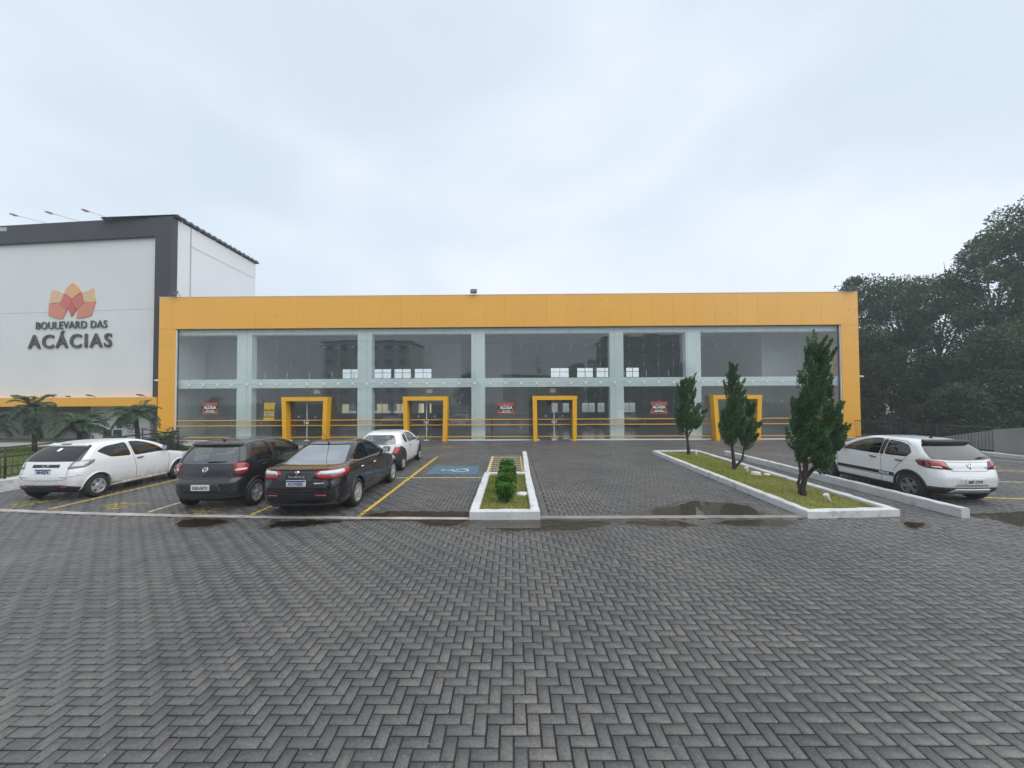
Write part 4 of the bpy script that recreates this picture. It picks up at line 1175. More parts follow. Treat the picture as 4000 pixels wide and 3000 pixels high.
class Car:
    def __init__(s, sp):
        s.sp = sp
        gh = sp['belt'] + 0.02
        sp['levels'] = [(z, yr, yf + (0.17 if z > gh else 0.0), w, rc, min(fc, 0.12) if z > gh else fc) for z, yr, yf, w, rc, fc in sp['levels']]
        s.t = thing('parked_car', sp['label'], 'car', (*sp['loc'], 0), sp.get('rz', 0.0), 'cars parked in front of the shops')
        s.body = Body(sp['levels'], bow_r=sp.get('bow_r', 0.07), bow_f=sp.get('bow_f', 0.22))
        dz = sp.get('dark_below', 0.0)
        me = s.body.solid(s.body.P, 'body', lambda z: 2 if z < dz else 0)
        bm = bmesh.new(); bm.from_mesh(me); bmesh.ops.recalc_face_normals(bm, faces=bm.faces[:]); bm.to_mesh(me)
        bmesh.ops.triangulate(bm, faces=bm.faces[:]); bm.normal_update()
        s.bvh = BVHTree.FromBMesh(bm)
        bm.faces.ensure_lookup_table()
        s.tris = [[(v.co.copy(), v.normal.copy()) for v in f.verts] for f in bm.faces]
        bm.free()
        s.mats = [sp['paint'], M['cut'], sp.get('lower', M['plastic'])]
        cut = []
        # cabin void
        ymin, ymax, zfloor = sp['cabin']
        rows = []
        for z in np.linspace(zfloor, sp['levels'][-1][0] - 0.055, 12):
            i = np.interp(z + 0.03, s.body.P[:, 0], np.arange(len(s.body.P)))
            p = np.array([np.interp(i, np.arange(len(s.body.P)), s.body.P[:, c]) for c in range(6)])
            rows.append((z, max(p[1] + 0.07, ymin), min(p[2] - 0.10, ymax), p[3] - 0.065, max(0.05, p[4] - 0.03), max(0.05, p[5] - 0.03)))
        cab = s.body.solid(rows, 'cabin'); cab.polygons.foreach_set('material_index', [1] * len(cab.polygons)); fix_normals(cab)
        for m_ in s.mats: cab.materials.append(m_)
        cut.append(cab)
        def prism(poly, axis, h0, h1):
            mb = MB(); mb.prism(poly, h0, h1, axis, m=1); return solid_mesh(mb, s.mats)
        for w in sp['side_windows']: cut.append(prism(fillet(w, sp.get('wr', 0.07)), 'x', -1.3, 1.3))
        cut.append(prism(fillet(sp['rear_window'], 0.08), 'y', ymin - 1.4, sp.get('rw_in', 0.5)))
        cut.append(prism(fillet(sp['windshield'], 0.06), 'y', sp['ws_in'], 4.5))
        for m_ in s.mats: me.materials.append(m_)
        ra = sp['wheel_r'] + sp.get('arch_gap', 0.045)
        for yw in (0.0, sp['wb']):
            for sd in (-1, 1):
                mb = MB(); mb.lathe([(ra, sd * 0.50), (ra, sd * 1.3)], 40, 'x', m=1, M=Matrix.Translation((0, yw, sp['wheel_r'] + 0.01))); cut.append(solid_mesh(mb, s.mats))
        for c in sp.get('extra_cuts', []):
            mb = MB(); c(mb); cut.append(solid_mesh(mb, s.mats))
        res = boolean_cut(me, cut)
        # carry the smooth shading of the uncut body over to the cut one
        nl = []
        for p in res.polygons:
            for li in p.loop_indices:
                if p.material_index == 1: nl.append(p.normal.copy()); continue
                co = res.vertices[res.loops[li].vertex_index].co
                loc, nor, idx, dist = s.bvh.find_nearest(co)
                tri = s.tris[idx]
                a, b, c = (t[0] for t in tri)
                v0, v1, v2 = b - a, c - a, loc - a
                d00, d01, d11, d20, d21 = v0.dot(v0), v0.dot(v1), v1.dot(v1), v2.dot(v0), v2.dot(v1)
                den = d00 * d11 - d01 * d01
                if abs(den) < 1e-14: nl.append(nor); continue
                v = (d11 * d20 - d01 * d21) / den; w = (d00 * d21 - d01 * d20) / den
                nn = tri[0][1] * (1 - v - w) + tri[1][1] * v + tri[2][1] * w
                nl.append(nn.normalized() if nn.length > 1e-6 else nor)
        res.polygons.foreach_set('use_smooth', [True] * len(res.polygons))
        res.normals_split_custom_set([tuple(n) for n in nl])
        res.materials.clear()
        for m_ in s.mats: res.materials.append(m_)
        s.bodyo = link('body', res, s.t)
        s.glaze(); s.wheels(); s.seats()
    def hit(s, a, b, phi, far=4.0):
        u = Vector((math.cos(phi), math.sin(phi), 0)); d = Vector((-math.sin(phi), math.cos(phi), 0))
        o = u * a - d * far + Vector((0, 0, b))
        loc, nor, i, dist = s.bvh.ray_cast(o, d)
        if loc is None:
            loc, nor, i, dist = s.bvh.find_nearest(o + d * (far - 0.6))
        if nor.dot(d) > 0: nor = -nor
        return loc, nor
    def decal(s, name, poly, phi, m, off=0.004, parent=None, sm=1, grid=0.05, thick=0.02):
        """raised panel following the body: poly is seen from azimuth phi (0 = from behind, 90 = from the right)"""
        phi = R(phi)
        p = fillet(poly, 0.035 * sm) if sm else poly
        bm = bmesh.new()
        f = bm.faces.new([bm.verts.new((x, y, 0)) for x, y in p])
        xs = [q[0] for q in p]; ys = [q[1] for q in p]
        for ax, lo, hi in ((0, min(xs), max(xs)), (1, min(ys), max(ys))):
            k = int((hi - lo) / grid)
            for i in range(1, k + 1):
                c = Vector((0, 0, 0)); c[ax] = lo + (hi - lo) * i / (k + 1); n = Vector((0, 0, 0)); n[ax] = 1
                bmesh.ops.bisect_plane(bm, geom=bm.verts[:] + bm.edges[:] + bm.faces[:], plane_co=c, plane_no=n, dist=1e-6)
        bmesh.ops.triangulate(bm, faces=[f for f in bm.faces if len(f.verts) > 4])
        info = {v: s.hit(v.co.x, v.co.y, phi) for v in bm.verts}
        for v, (l, n) in info.items(): v.co = l + n * off
        be = [e for e in bm.edges if e.is_boundary]
        if thick > 0 and be:
            ex = bmesh.ops.extrude_edge_only(bm, edges=be)
            new = [g_ for g_ in ex['geom'] if isinstance(g_, bmesh.types.BMVert)]
            for v in new:
                l, n, i, d = s.bvh.find_nearest(v.co)
                v.co = v.co - n * thick
        bmesh.ops.recalc_face_normals(bm, faces=bm.faces[:])
        me = bpy.data.meshes.new(name); 
        nref = info[next(iter(info))][1] if False else None
        bm.to_mesh(me); bm.free()
        c0 = me.polygons[0]
        l, n, i, d = s.bvh.find_nearest(c0.center)
        if n.dot(c0.normal) < 0:
            for q in me.polygons: q.flip()
        me.polygons.foreach_set('use_smooth', [True] * len(me.polygons))
        me.materials.append(m)
        o = link(name, me, parent or s.t)
        return o
    def both(s, name, poly, phi, m, **k):
        out = []
        for sd in (1, -1): out.append(s.decal(name, [(a * sd, b) for a, b in poly], phi * sd, m, **k))
        return out
    def seam(s, pts, phi, r=0.005, mirror=True, name='panel_gap'):
        for sd in ((1, -1) if mirror else (1,)):
            path = []
            for (a, b), (c, d) in zip(pts[:-1], pts[1:]):
                k = max(1, int(math.hypot(c - a, d - b) / 0.06))
                for i in range(k): path.append(s.hit((a + (c - a) * i / k) * sd, b + (d - b) * i / k, R(phi * sd))[0])
            path.append(s.hit(pts[-1][0] * sd, pts[-1][1], R(phi * sd))[0])
            MB().tube(path, r, 4).build(name, M['seam'], s.t)
    def glaze(s):
        sp = s.sp
        def grow(p, g_=0.016):
            cx = sum(q[0] for q in p) / len(p); cy_ = sum(q[1] for q in p) / len(p)
            return [(x + g_ * (1 if x > cx else -1), y + g_ * (1 if y > cy_ else -1)) for x, y in p]
        for w in sp['side_windows']: s.both('side_window', grow(fillet(w, sp.get('wr', 0.07))), 90, sp.get('side_glass', GL_DARK), off=-0.012, sm=0, thick=0)
        s.decal('rear_window', grow(fillet(sp['rear_window'], 0.08)), 0, sp.get('rear_glass', GL_DARK), off=-0.010, sm=0, thick=0)
        s.decal('windshield', [(-x, z) for x, z in grow(fillet(sp['windshield'], 0.06))], 180, GL_MID, off=-0.010, sm=0, thick=0)
    def wheels(s):
        sp = s.sp; Rw, rim, wd = sp['wheel_r'], sp['rim_r'], sp.get('tyre_w', 0.18)
        ty = MB(); ty.lathe([(rim - 0.005, -wd / 2 + 0.012), (rim + 0.01, -wd / 2), (Rw - 0.035, -wd / 2 - 0.004), (Rw - 0.008, -wd / 2 + 0.018), (Rw, -wd / 2 + 0.04), (Rw, wd / 2 - 0.04), (Rw - 0.008, wd / 2 - 0.018), (Rw - 0.035, wd / 2 + 0.004), (rim + 0.01, wd / 2), (rim - 0.005, wd / 2 - 0.012)], 40, 'x', closed=True)
        tym = ty.mesh('tyre', M['tyre']); fix_normals(tym)
        rm = MB(); f = wd / 2
        rm.lathe([(rim, f - 0.004), (rim - 0.016, f + 0.002), (rim - 0.022, f - 0.02), (rim - 0.035, f - 0.09), (0.03, f - 0.095)], 40, 'x', caps=False)
        n = sp['spokes']
        for i in range(n):
            a = 2 * PI * i / n + 0.3
            for sgn in ((-1, 1) if sp.get('split') else (0,)):
                aa = a + sgn * sp.get('split', 0)
                Mx = Matrix.Rotation(aa, 4, 'X')
                w0, w1 = sp.get('spoke_w', (0.045, 0.032))
                r0, r1 = 0.03, rim - 0.012
                x0, x1 = f - 0.012, f - 0.002
                vs = [(x1 - 0.012, r0, -w0), (x1 - 0.012, r0, w0), (x1, r1, w1), (x1, r1, -w1), (x0 - 0.035, r0, -w0), (x0 - 0.035, r0, w0), (x0 - 0.03, r1, w1), (x0 - 0.03, r1, -w1)]
                rm.add(vs, [(0, 1, 2, 3), (4, 7, 6, 5), (0, 4, 5, 1), (1, 5, 6, 2), (2, 6, 7, 3), (3, 7, 4, 0)], 1 if sp.get('two_tone') else 0, False, Mx)
        rm.lathe([(0.062, f - 0.03), (0.058, f - 0.008), (0.03, f - 0.004)], 20, 'x')
        rm.lathe([(rim - 0.03, f - 0.070), (0.02, f - 0.075)], 30, 'x', m=2, caps=False)
        rmm = rm.mesh('rim', [sp.get('rim_mat', M['alloy']), M['alloy_dark'], M['brake']]); fix_normals(rmm)
        for yw in (0.0, sp['wb']):
            for sd in (1, -1):
                o = link('wheel', tym, s.t, (sd * sp['track'], yw, Rw), (rnd.uniform(0, 1), 0, 0 if sd > 0 else PI))
                link('rim', rmm, o)
                # arch lip
                ra = Rw + sp.get('arch_gap', 0.045)
                pts = []
                for k in range(25):
                    a = R(-12 + 204 * k / 24)
                    y, z = yw + (ra + 0.004) * math.cos(a), Rw + 0.01 + (ra + 0.004) * math.sin(a)
                    pts.append(s.hit(sd * y, z, R(90 * sd))[0])
                MB().tube(pts, sp.get('lip', 0.012), 6).build('wheel_arch', s.sp.get('lip_mat', s.sp['paint']), s.t)
    def seats(s):
        sp = s.sp; zf = sp['cabin'][2]
        for y, xs, w in ((sp['seat_f'], (-0.34, 0.34), 0.24), (sp['seat_r'], (0.0,), 0.54)):
            for x in xs:
                Mx = Matrix.Translation((x, y, zf + 0.02)) @ Matrix.Rotation(R(-14), 4, 'X')
                mb = MB(); mb.box(-w, w, -0.02, 0.14, 0.0, sp['belt'] - zf + 0.10, M=Mx, bev=0.05)
                for hx in ((0.0,) if len(xs) == 2 else (-0.3, 0.3)):
                    mb.box(hx - 0.12, hx + 0.12, 0.0, 0.10, sp['belt'] - zf + 0.13, sp['belt'] - zf + 0.30, M=Mx, bev=0.04)
                mb.build('seat', M['seat'], s.t)
        mb = MB(); yd = sp['cabin'][1] - 0.30
        mb.box(-0.6, 0.6, yd, yd + 0.3, zf, sp['belt'] - 0.08, bev=0.05); mb.build('dashboard', M['seat'], s.t)
    def plate(s, z, txt, blue=True, x=0.0, y=None, w=0.40, h=0.13, tilt=0.0):
        l, n = s.hit(x, z, 0.0)
        yy = (l.y if y is None else y) - 0.012
        rot = (tilt, 0, 0)
        o = MB().box(-w / 2, w / 2, -0.005, 0.02, -h / 2, h / 2, bev=0.004).build('number_plate', M['plate'], s.t, (x, yy, z), rot)
        if blue: MB().box(-w / 2 + 0.004, w / 2 - 0.004, -0.0075, -0.0052, h / 2 - 0.034, h / 2 - 0.004).build('plate_band', M['plate_blue'], o)
        link('lettering', text_mesh(txt, 0.098, M['plate_ink'], 0.0012, 0.0022, sx=0.86), o, (0.0, -0.0072, -0.017 if blue else -0.008), FACE_S)
        return o
    def mirror(s, y, z, m, sc=1.0):
        for sd in (1, -1):
            l, n = s.hit(sd * y, z, R(90 * sd))
            x = abs(l.x)
            mb = MB()
            prof = [(0.0, -0.055), (0.05, -0.06), (0.075, -0.03), (0.085, 0.0)]
            mb.box(sd * (x + 0.045), sd * (x + 0.20 * sc), y - 0.04, y + 0.09, z + 0.0, z + 0.135 * sc, bev=0.035) if sd > 0 else mb.box(-(x + 0.20 * sc), -(x + 0.045), y - 0.04, y + 0.09, z, z + 0.135 * sc, bev=0.035)
            o = mb.build('mirror', m, s.t)
            a, b = (x + 0.06, x + 0.188 * sc) if sd > 0 else (-(x + 0.188 * sc), -(x + 0.06))
            MB().box(a, b, y - 0.0445, y - 0.0415, z + 0.02, z + 0.115 * sc).build('mirror_glass', M['headlamp'], o)
            MB().tube([(sd * (x - 0.02), y + 0.03, z - 0.0), (sd * (x + 0.07), y + 0.02, z + 0.04)], 0.025, 6).build('mirror_arm', M['plastic'], o)
    def handle(s, y, z, m, w=0.10):
        for sd in (1, -1):
            a = s.hit(sd * (y - w), z, R(90 * sd)); b = s.hit(sd * (y + w), z + 0.01, R(90 * sd)); c = s.hit(sd * y, z + 0.005, R(90 * sd))
            MB().tube([a[0] + a[1] * 0.004, c[0] + c[1] * 0.028, b[0] + b[1] * 0.004], [0.012, 0.017, 0.012], 8).build('door_handle', m, s.t)
    def badge_disc(s, x, z, r, m, off=0.006, n=20, oval=1.0):
        l, nn = s.hit(x, z, 0.0)
        q = nn.to_track_quat('-Y', 'Z')
        Mx = Matrix.Translation(l + nn * off) @ q.to_matrix().to_4x4() @ Matrix.Diagonal((oval, 1, 1, 1))
        return Mx
    def wiper(s, x0, z0, x1, z1):
        a, b = s.hit(x0, z0, 0.0), s.hit(x1, z1, 0.0)
        MB().tube([a[0] + a[1] * 0.012, a[0].lerp(b[0], 0.5) + a[1] * 0.03, b[0] + b[1] * 0.012], [0.016, 0.010, 0.006], 6).build('rear_wiper', M['plastic'], s.t)
    def script(s, txt, x, z, size, m, phi=0, bold=0.0, sx=1.0, parent=None, shear=0.0):
        l, n = s.hit(x, z, R(phi))
        me = text_mesh(txt, size, m, 0.002, bold, sx=sx, shear=shear)
        q = (-n).to_track_quat('Y', 'Z')
        o = link('lettering', me, parent or s.t); o.matrix_local = Matrix.Translation(l + n * 0.007) @ q.to_matrix().to_4x4() @ Matrix.Rotation(PI / 2, 4, 'X')
        return o
    def ring_badge(s, x, z, r, kind, oval=1.0):
        Mx = s.badge_disc(x, z, r, None, 0.004, oval=oval)
        mb = MB(); mb.lathe([(r, 0.004), (r, -0.006), (r * 0.84, -0.010), (r * 0.84, 0.0)], 24, 'y', M=Mx)
        if kind == 'vw':
            def br(a, b, w=0.16):
                a, b = Vector(a) * r, Vector(b) * r; d = (b - a).normalized(); nn = Vector((-d.y, d.x)) * w * r / 2
                mb.prism([tuple(a + nn), tuple(b + nn), tuple(b - nn), tuple(a - nn)], -0.008, 0.0, 'y', M=Mx)
            for sd in (1, -1):
                br((sd * 0.34, 0.78), (sd * 0.02, 0.16)); br((sd * 0.78, 0.36), (sd * 0.40, -0.72)); br((sd * 0.40, -0.72), (sd * 0.02, 0.06))
        o = mb.build('badge', M['chrome'], s.t); fix_normals(o.data)
        bk = MB(); bk.lathe([(r * 0.9, 0.003), (r * 0.9, -0.001), (r * 0.2, -0.0015)], 24, 'y', M=Mx)
        b = bk.build('badge_field', M['plastic'] if kind != 'ford' else M['alloy_dark'], o); fix_normals(b.data)
        return o
    def exhaust(s, x, z, r=0.03):
        l, n = s.hit(x, z + 0.12, 0.0)
        mb = MB(); mb.lathe([(r, -0.14), (r, 0.06), (r - 0.006, 0.06), (r - 0.006, -0.14)], 16, 'y', M=Matrix.Translation((x, l.y + 0.19, z)), closed=True); o = mb.build('exhaust_pipe', M['alloy_dark'], s.t); fix_normals(o.data)
    def fin(s, y, h=0.05):
        l, n, i, d = s.bvh.ray_cast(Vector((0, y, 3)), Vector((0, 0, -1)))
        mb = MB(); mb.prism([(y - 0.05, l.z - 0.005), (y + 0.05, l.z - 0.005), (y - 0.03, l.z + h), (y - 0.05, l.z + h)], -0.012, 0.012, 'x'); mb.build('antenna_fin', M['plastic'], s.t)
    def headlamp(s, poly, phi=125):
        s.both('headlamp', [(a + 1.62, b) for a, b in poly], phi, M['headlamp'], sm=1)

WHITE = car_paint('white_car_paint', (0.76, 0.77, 0.78), 0.0, 0.3, dirt=0.75)
WHITE_CLEAN = car_paint('clean_white_car_paint', (0.78, 0.79, 0.80), 0.0, 0.28, dirt=0.2)
GREY = car_paint('matt_graphite_car_paint', (0.013, 0.014, 0.017), 0.1, 0.36, dirt=0.25, dirt_col=(0.05, 0.048, 0.045), drops=0.10)
BLACK = car_paint('gloss_black_car_paint', (0.005, 0.0055, 0.008), 0.0, 0.12, dirt=0.25, dirt_col=(0.04, 0.038, 0.036), drops=0.03)

# --- white three-door hatchback, far left
c1 = Car(dict(label='white three-door hatchback parked nearest the black ramp railing', loc=(-11.56, 10.24), paint=WHITE, dark_below=0.0, lower=M['plastic'],
    levels=[(0.19, -0.34, 2.95, 0.72, .2, .3), (0.28, -0.50, 3.18, 0.785, .25, .35), (0.40, -0.56, 3.26, 0.812, .28, .38), (0.55, -0.57, 3.28, 0.822, .28, .4), (0.68, -0.555, 3.22, 0.822, .27, .4),
            (0.79, -0.52, 3.02, 0.815, .26, .4), (0.88, -0.485, 2.66, 0.805, .26, .4), (0.95, -0.455, 2.28, 0.79, .26, .38), (1.01, -0.42, 2.08, 0.772, .2, .3), (1.14, -0.30, 1.88, 0.722, .17, .25),
            (1.26, -0.16, 1.60, 0.667, .17, .25), (1.34, -0.03, 1.34, 0.61, .24, .25), (1.385, 0.14, 1.15, 0.545, .24, .3), (1.412, 0.38, 0.98, 0.42, .2, .25), (1.42, 0.58, 0.82, 0.20, .1, .1)],
    cabin=(-0.30, 2.05, 0.45), wb=2.452, track=0.715, wheel_r=0.292, rim_r=0.185, spokes=5, spoke_w=(0.05, 0.045), belt=0.98, seat_f=1.05, seat_r=0.15,
    side_windows=[[(0.88, 0.955), (0.32, 0.985), (0.02, 1.17), (0.28, 1.275), (0.84, 1.335)], [(0.97, 0.945), (1.95, 0.965), (1.75, 1.14), (1.47, 1.26), (1.20, 1.33), (0.93, 1.345)]],
    rear_window=[(-0.71, 0.965), (0.71, 0.965), (0.655, 1.18), (0.57, 1.335), (-0.57, 1.335), (-0.655, 1.18)], windshield=[(-0.62, 1.04), (0.62, 1.04), (0.50, 1.33), (-0.50, 1.33)], ws_in=1.2,
    rear_glass=GL_DARK, side_glass=GL_DARK, lip=0.02))
c1.decal('rear_spoiler', [(-0.52, 1.318), (0.52, 1.318), (0.47, 1.365), (-0.47, 1.365)], 0, WHITE, off=0.03, thick=0.05)
c1.decal('brake_light', [(-0.12, 1.325), (0.12, 1.325), (0.12, 1.345), (-0.12, 1.345)], 0, M['deep_red_lens'], off=0.036, sm=0)
for o in c1.both('tail_light', [(0.02, 0.79), (0.12, 0.965), (0.50, 0.985), (0.47, 0.90), (0.33, 0.815)], 45, M['smoke_lens'], off=0.008): pass
c1.both('tail_light_insert', [(0.08, 0.82), (0.16, 0.94), (0.40, 0.955), (0.37, 0.89), (0.28, 0.835)], 45, M['clear_lens'], off=0.012)
c1.decal('handle_strip', [(-0.33, 0.83), (0.33, 0.83), (0.33, 0.90), (-0.33, 0.90)], 0, M['plastic'], off=0.008, sm=0)
c1.plate(0.735, 'MHI5J76')
c1.ring_badge(0.0, 0.865, 0.036, 'ford', 1.9)
c1.decal('lower_bumper', [(-0.80, 0.30), (-0.66, 0.37), (-0.45, 0.41), (0.45, 0.41), (0.66, 0.37), (0.80, 0.30), (0.7, 0.2), (-0.7, 0.2)], 0, M['plastic'], off=0.008)
c1.both('reflector', [(0.42, 0.345), (0.56, 0.325), (0.56, 0.36), (0.42, 0.385)], 0, M['red_lens'], off=0.012, sm=0)
c1.seam([(-0.62, 0.99), (-0.56, 0.80), (-0.55, 0.56), (-0.45, 0.52), (0.45, 0.52), (0.55, 0.56), (0.56, 0.80), (0.62, 0.99)], 0, mirror=False)
c1.seam([(0.24, 0.62), (-0.1, 0.64), (-0.55, 0.62)], 90, mirror=True) if False else None
c1.seam([(0.90, 1.33), (0.93, 0.98), (1.0, 0.6), (1.02, 0.28)], 90); c1.seam([(2.02, 0.98), (2.08, 0.8), (2.05, 0.45)], 90)
c1.seam([(-0.52, 0.66), (-0.36, 0.64)], 90)
c1.both('bumper_crease', [(-0.10, 0.60), (0.30, 0.635), (0.30, 0.645), (-0.10, 0.625)], 45, WHITE, off=0.012)
c1.handle(1.12, 0.86, M['plastic']); c1.mirror(1.86, 1.0, M['plastic'], 1.0)
c1.both('sill', [(0.36, 0.20), (2.06, 0.20), (2.06, 0.27), (0.36, 0.27)], 90, WHITE, off=0.012)
c1.headlamp([(0.40, 0.70), (0.52, 0.90), (0.0, 0.78), (0.02, 0.66)])
c1.decal('window_sticker', [(-0.05, 1.20), (0.05, 1.20), (0.05, 1.27), (-0.05, 1.27)], 0, M['print_white'], off=0.004, thick=0)

# --- graphite five-door hatchback
c2 = Car(dict(label='matt graphite five-door hatchback between the white hatchback and black sedan', loc=(-6.88, 9.36), rz=0.0, paint=GREY, dark_below=0.0, bow_r=0.09,
    levels=[(0.20, -0.42, 2.90, 0.72, .28, .3), (0.30, -0.60, 3.08, 0.785, .32, .35), (0.44, -0.655, 3.16, 0.812, .34, .38), (0.60, -0.655, 3.17, 0.82, .34, .4), (0.68, -0.62, 3.14, 0.82, .30, .4), (0.74, -0.575, 3.08, 0.818, .26, .4),
            (0.86, -0.555, 2.95, 0.815, .24, .4), (0.96, -0.53, 2.66, 0.805, .22, .4), (1.04, -0.50, 2.34, 0.795, .2, .36), (1.11, -0.47, 2.14, 0.785, .15, .3), (1.24, -0.395, 1.86, 0.735, .13, .25),
            (1.36, -0.31, 1.56, 0.675, .13, .25), (1.44, -0.23, 1.32, 0.62, .16, .25), (1.495, -0.06, 1.10, 0.555, .24, .3), (1.525, 0.22, 0.92, 0.44, .22, .25), (1.535, 0.45, 0.72, 0.2, .1, .1)],
    cabin=(-0.45, 2.1, 0.48), wb=2.465, track=0.73, wheel_r=0.305, rim_r=0.20, spokes=5, spoke_w=(0.034, 0.026), split=0.16, belt=1.06, seat_f=1.05, seat_r=0.10,
    side_windows=[[(0.63, 1.03), (0.02, 1.03), (-0.06, 1.30), (0.05, 1.425), (0.61, 1.455)], [(0.73, 1.03), (2.0, 1.06), (1.73, 1.24), (1.43, 1.36), (1.15, 1.435), (0.73, 1.46)]],
    rear_window=[(-0.645, 1.045), (0.645, 1.045), (0.61, 1.25), (0.53, 1.41), (-0.53, 1.41), (-0.61, 1.25)], windshield=[(-0.64, 1.14), (0.64, 1.14), (0.50, 1.43), (-0.50, 1.43)], ws_in=1.15,
    rear_glass=GL_WET, side_glass=GL_MID, lip=0.014, lip_mat=GREY))
c2.decal('rear_spoiler', [(-0.58, 1.415), (0.58, 1.415), (0.55, 1.455), (-0.55, 1.455)], 0, GREY, off=0.05, thick=0.08)
c2.both('tail_light', [(0.09, 0.80), (0.085, 1.05), (0.28, 1.06), (0.37, 1.0), (0.36, 0.87), (0.26, 0.79)], 45, M['red_lens'], off=0.014)
c2.both('tail_light_insert', [(0.10, 0.875), (0.10, 0.925), (0.33, 0.935), (0.33, 0.89)], 45, M['clear_lens'], off=0.018)
c2.ring_badge(0.0, 0.92, 0.062, 'vw'); c2.wiper(0.02, 1.075, 0.42, 1.085)
c2.decal('plate_recess', [(-0.42, 0.44), (0.42, 0.44), (0.34, 0.64), (-0.34, 0.64)], 0, M['plastic'], off=0.004)
c2.plate(0.54, 'IGR-0473', blue=False, x=-0.02)
c2.decal('tailgate_handle', [(-0.05, 0.775), (0.05, 0.775), (0.04, 0.81), (-0.04, 0.81)], 0, M['plastic'], off=0.008)
c2.seam([(-0.66, 1.06), (-0.64, 0.76), (-0.5, 0.715), (0.5, 0.715), (0.64, 0.76), (0.66, 1.06)], 0, mirror=False)
c2.decal('lower_bumper', [(-0.80, 0.33), (0.80, 0.33), (0.72, 0.2), (-0.72, 0.2)], 0, M['plastic'], off=0.006)
c2.seam([(-0.64, 0.39), (-0.3, 0.38), (0.3, 0.38), (0.64, 0.39)], 0, mirror=False)
c2.seam([(0.67, 1.44), (0.68, 1.06), (0.66, 0.6), (0.65, 0.30)], 90); c2.seam([(-0.04, 1.2), (0.02, 1.0), (0.20, 0.85), (0.36, 0.62)], 90); c2.seam([(2.0, 1.05), (2.05, 0.8), (2.02, 0.4)], 90)
c2.seam([(-0.06, 1.32), (0.05, 1.455), (0.7, 1.475), (1.3, 1.455), (1.9, 1.13)], 90)
c2.handle(0.30, 0.93, M['plastic']); c2.handle(0.95, 0.94, M['plastic']); c2.mirror(1.78, 1.09, GREY, 1.05); c2.fin(0.05)
c2.headlamp([(0.40, 0.72), (0.55, 0.93), (0.0, 0.82), (0.02, 0.70)])

# --- black sedan
c3 = Car(dict(label='glossy black four-door sedan parked in front of the small two-tone hatchback', loc=(-4.50, 9.22), paint=BLACK, bow_r=0.14, lower=BLACK,
    levels=[(0.19, -0.80, 3.20, 0.78, .28, .35), (0.27, -0.98, 3.42, 0.86, .32, .4), (0.40, -1.05, 3.52, 0.895, .36, .45), (0.55, -1.06, 3.54, 0.905, .38, .45), (0.66, -1.045, 3.48, 0.903, .36, .45),
            (0.78, -1.02, 3.28, 0.898, .36, .45), (0.88, -1.005, 2.96, 0.888, .36, .42), (0.945, -0.99, 2.62, 0.872, .36, .4), (0.985, -0.965, 2.42, 0.855, .36, .36), (1.01, -0.90, 2.30, 0.838, .36, .34),
            (1.035, -0.72, 2.22, 0.815, .34, .3), (1.06, -0.50, 2.14, 0.79, .32, .3), (1.12, -0.34, 2.02, 0.755, .3, .28), (1.22, -0.12, 1.82, 0.705, .28, .26), (1.32, 0.12, 1.58, 0.655, .26, .26),
            (1.40, 0.36, 1.32, 0.60, .26, .28), (1.445, 0.55, 1.14, 0.53, .26, .3), (1.468, 0.70, 1.02, 0.40, .2, .25), (1.475, 0.80, 0.92, 0.2, .1, .1)],
    cabin=(-0.30, 2.2, 0.45), wb=2.70, track=0.79, wheel_r=0.325, rim_r=0.215, spokes=5, spoke_w=(0.036, 0.026), split=0.15, tyre_w=0.205, belt=1.02, seat_f=1.15, seat_r=0.20, rw_in=0.8, wsm=2,
    side_windows=[[(0.02, 1.05), (-0.12, 1.10), (0.16, 1.22), (0.18, 1.05)], [(0.24, 1.045), (0.22, 1.24), (0.55, 1.355), (0.88, 1.375), (0.92, 1.04)], [(1.0, 1.04), (0.96, 1.385), (1.28, 1.36), (1.66, 1.21), (2.02, 1.035)]],
    rear_window=[(-0.70, 1.05), (0.70, 1.05), (0.64, 1.18), (0.54, 1.40), (-0.54, 1.40), (-0.64, 1.18)], windshield=[(-0.66, 1.08), (0.66, 1.08), (0.52, 1.38), (-0.52, 1.38)], ws_in=1.3,
    rear_glass=GL_FILM, side_glass=GL_DARK, lip=0.012, lip_mat=BLACK))
c3.both('tail_light', [(-0.46, 0.90), (-0.38, 0.985), (0.10, 1.0), (0.33, 0.99), (0.27, 0.89), (0.06, 0.82), (-0.34, 0.80)], 45, M['red_lens'], off=0.012)
c3.both('tail_light_insert', [(-0.41, 0.895), (-0.35, 0.965), (0.12, 0.978), (0.17, 0.92), (0.06, 0.885)], 45, M['clear_lens'], off=0.017)
c3.decal('boot_lip', [(-0.62, 0.985), (0.62, 0.985), (0.60, 1.005), (-0.60, 1.005)], 0, BLACK, off=0.025, thick=0.04)
c3.decal('diamond_badge', [(0.0, 0.90), (0.045, 0.955), (0.0, 1.01), (-0.045, 0.955)], 0, M['chrome'], off=0.014, sm=0)
c3.decal('diamond_badge_core', [(0.0, 0.93), (0.016, 0.955), (0.0, 0.98), (-0.016, 0.955)], 0, M['plastic'], off=0.018, sm=0)
c3.script('FLUENCE', 0.0, 0.862, 0.062, M['chrome'], bold=0.001, sx=1.35)
c3.script('RENAULT', 0.46, 0.725, 0.036, M['chrome'], bold=0.001, sx=1.3)
c3.decal('plate_recess', [(-0.62, 0.60), (0.62, 0.60), (0.52, 0.815), (-0.52, 0.815)], 0, M['cut'], off=0.003)
c3.plate(0.735, 'AXV0E81')
c3.seam([(-0.70, 1.02), (-0.62, 0.80), (-0.52, 0.60), (0.52, 0.60), (0.62, 0.80), (0.70, 1.02)], 0, mirror=False)
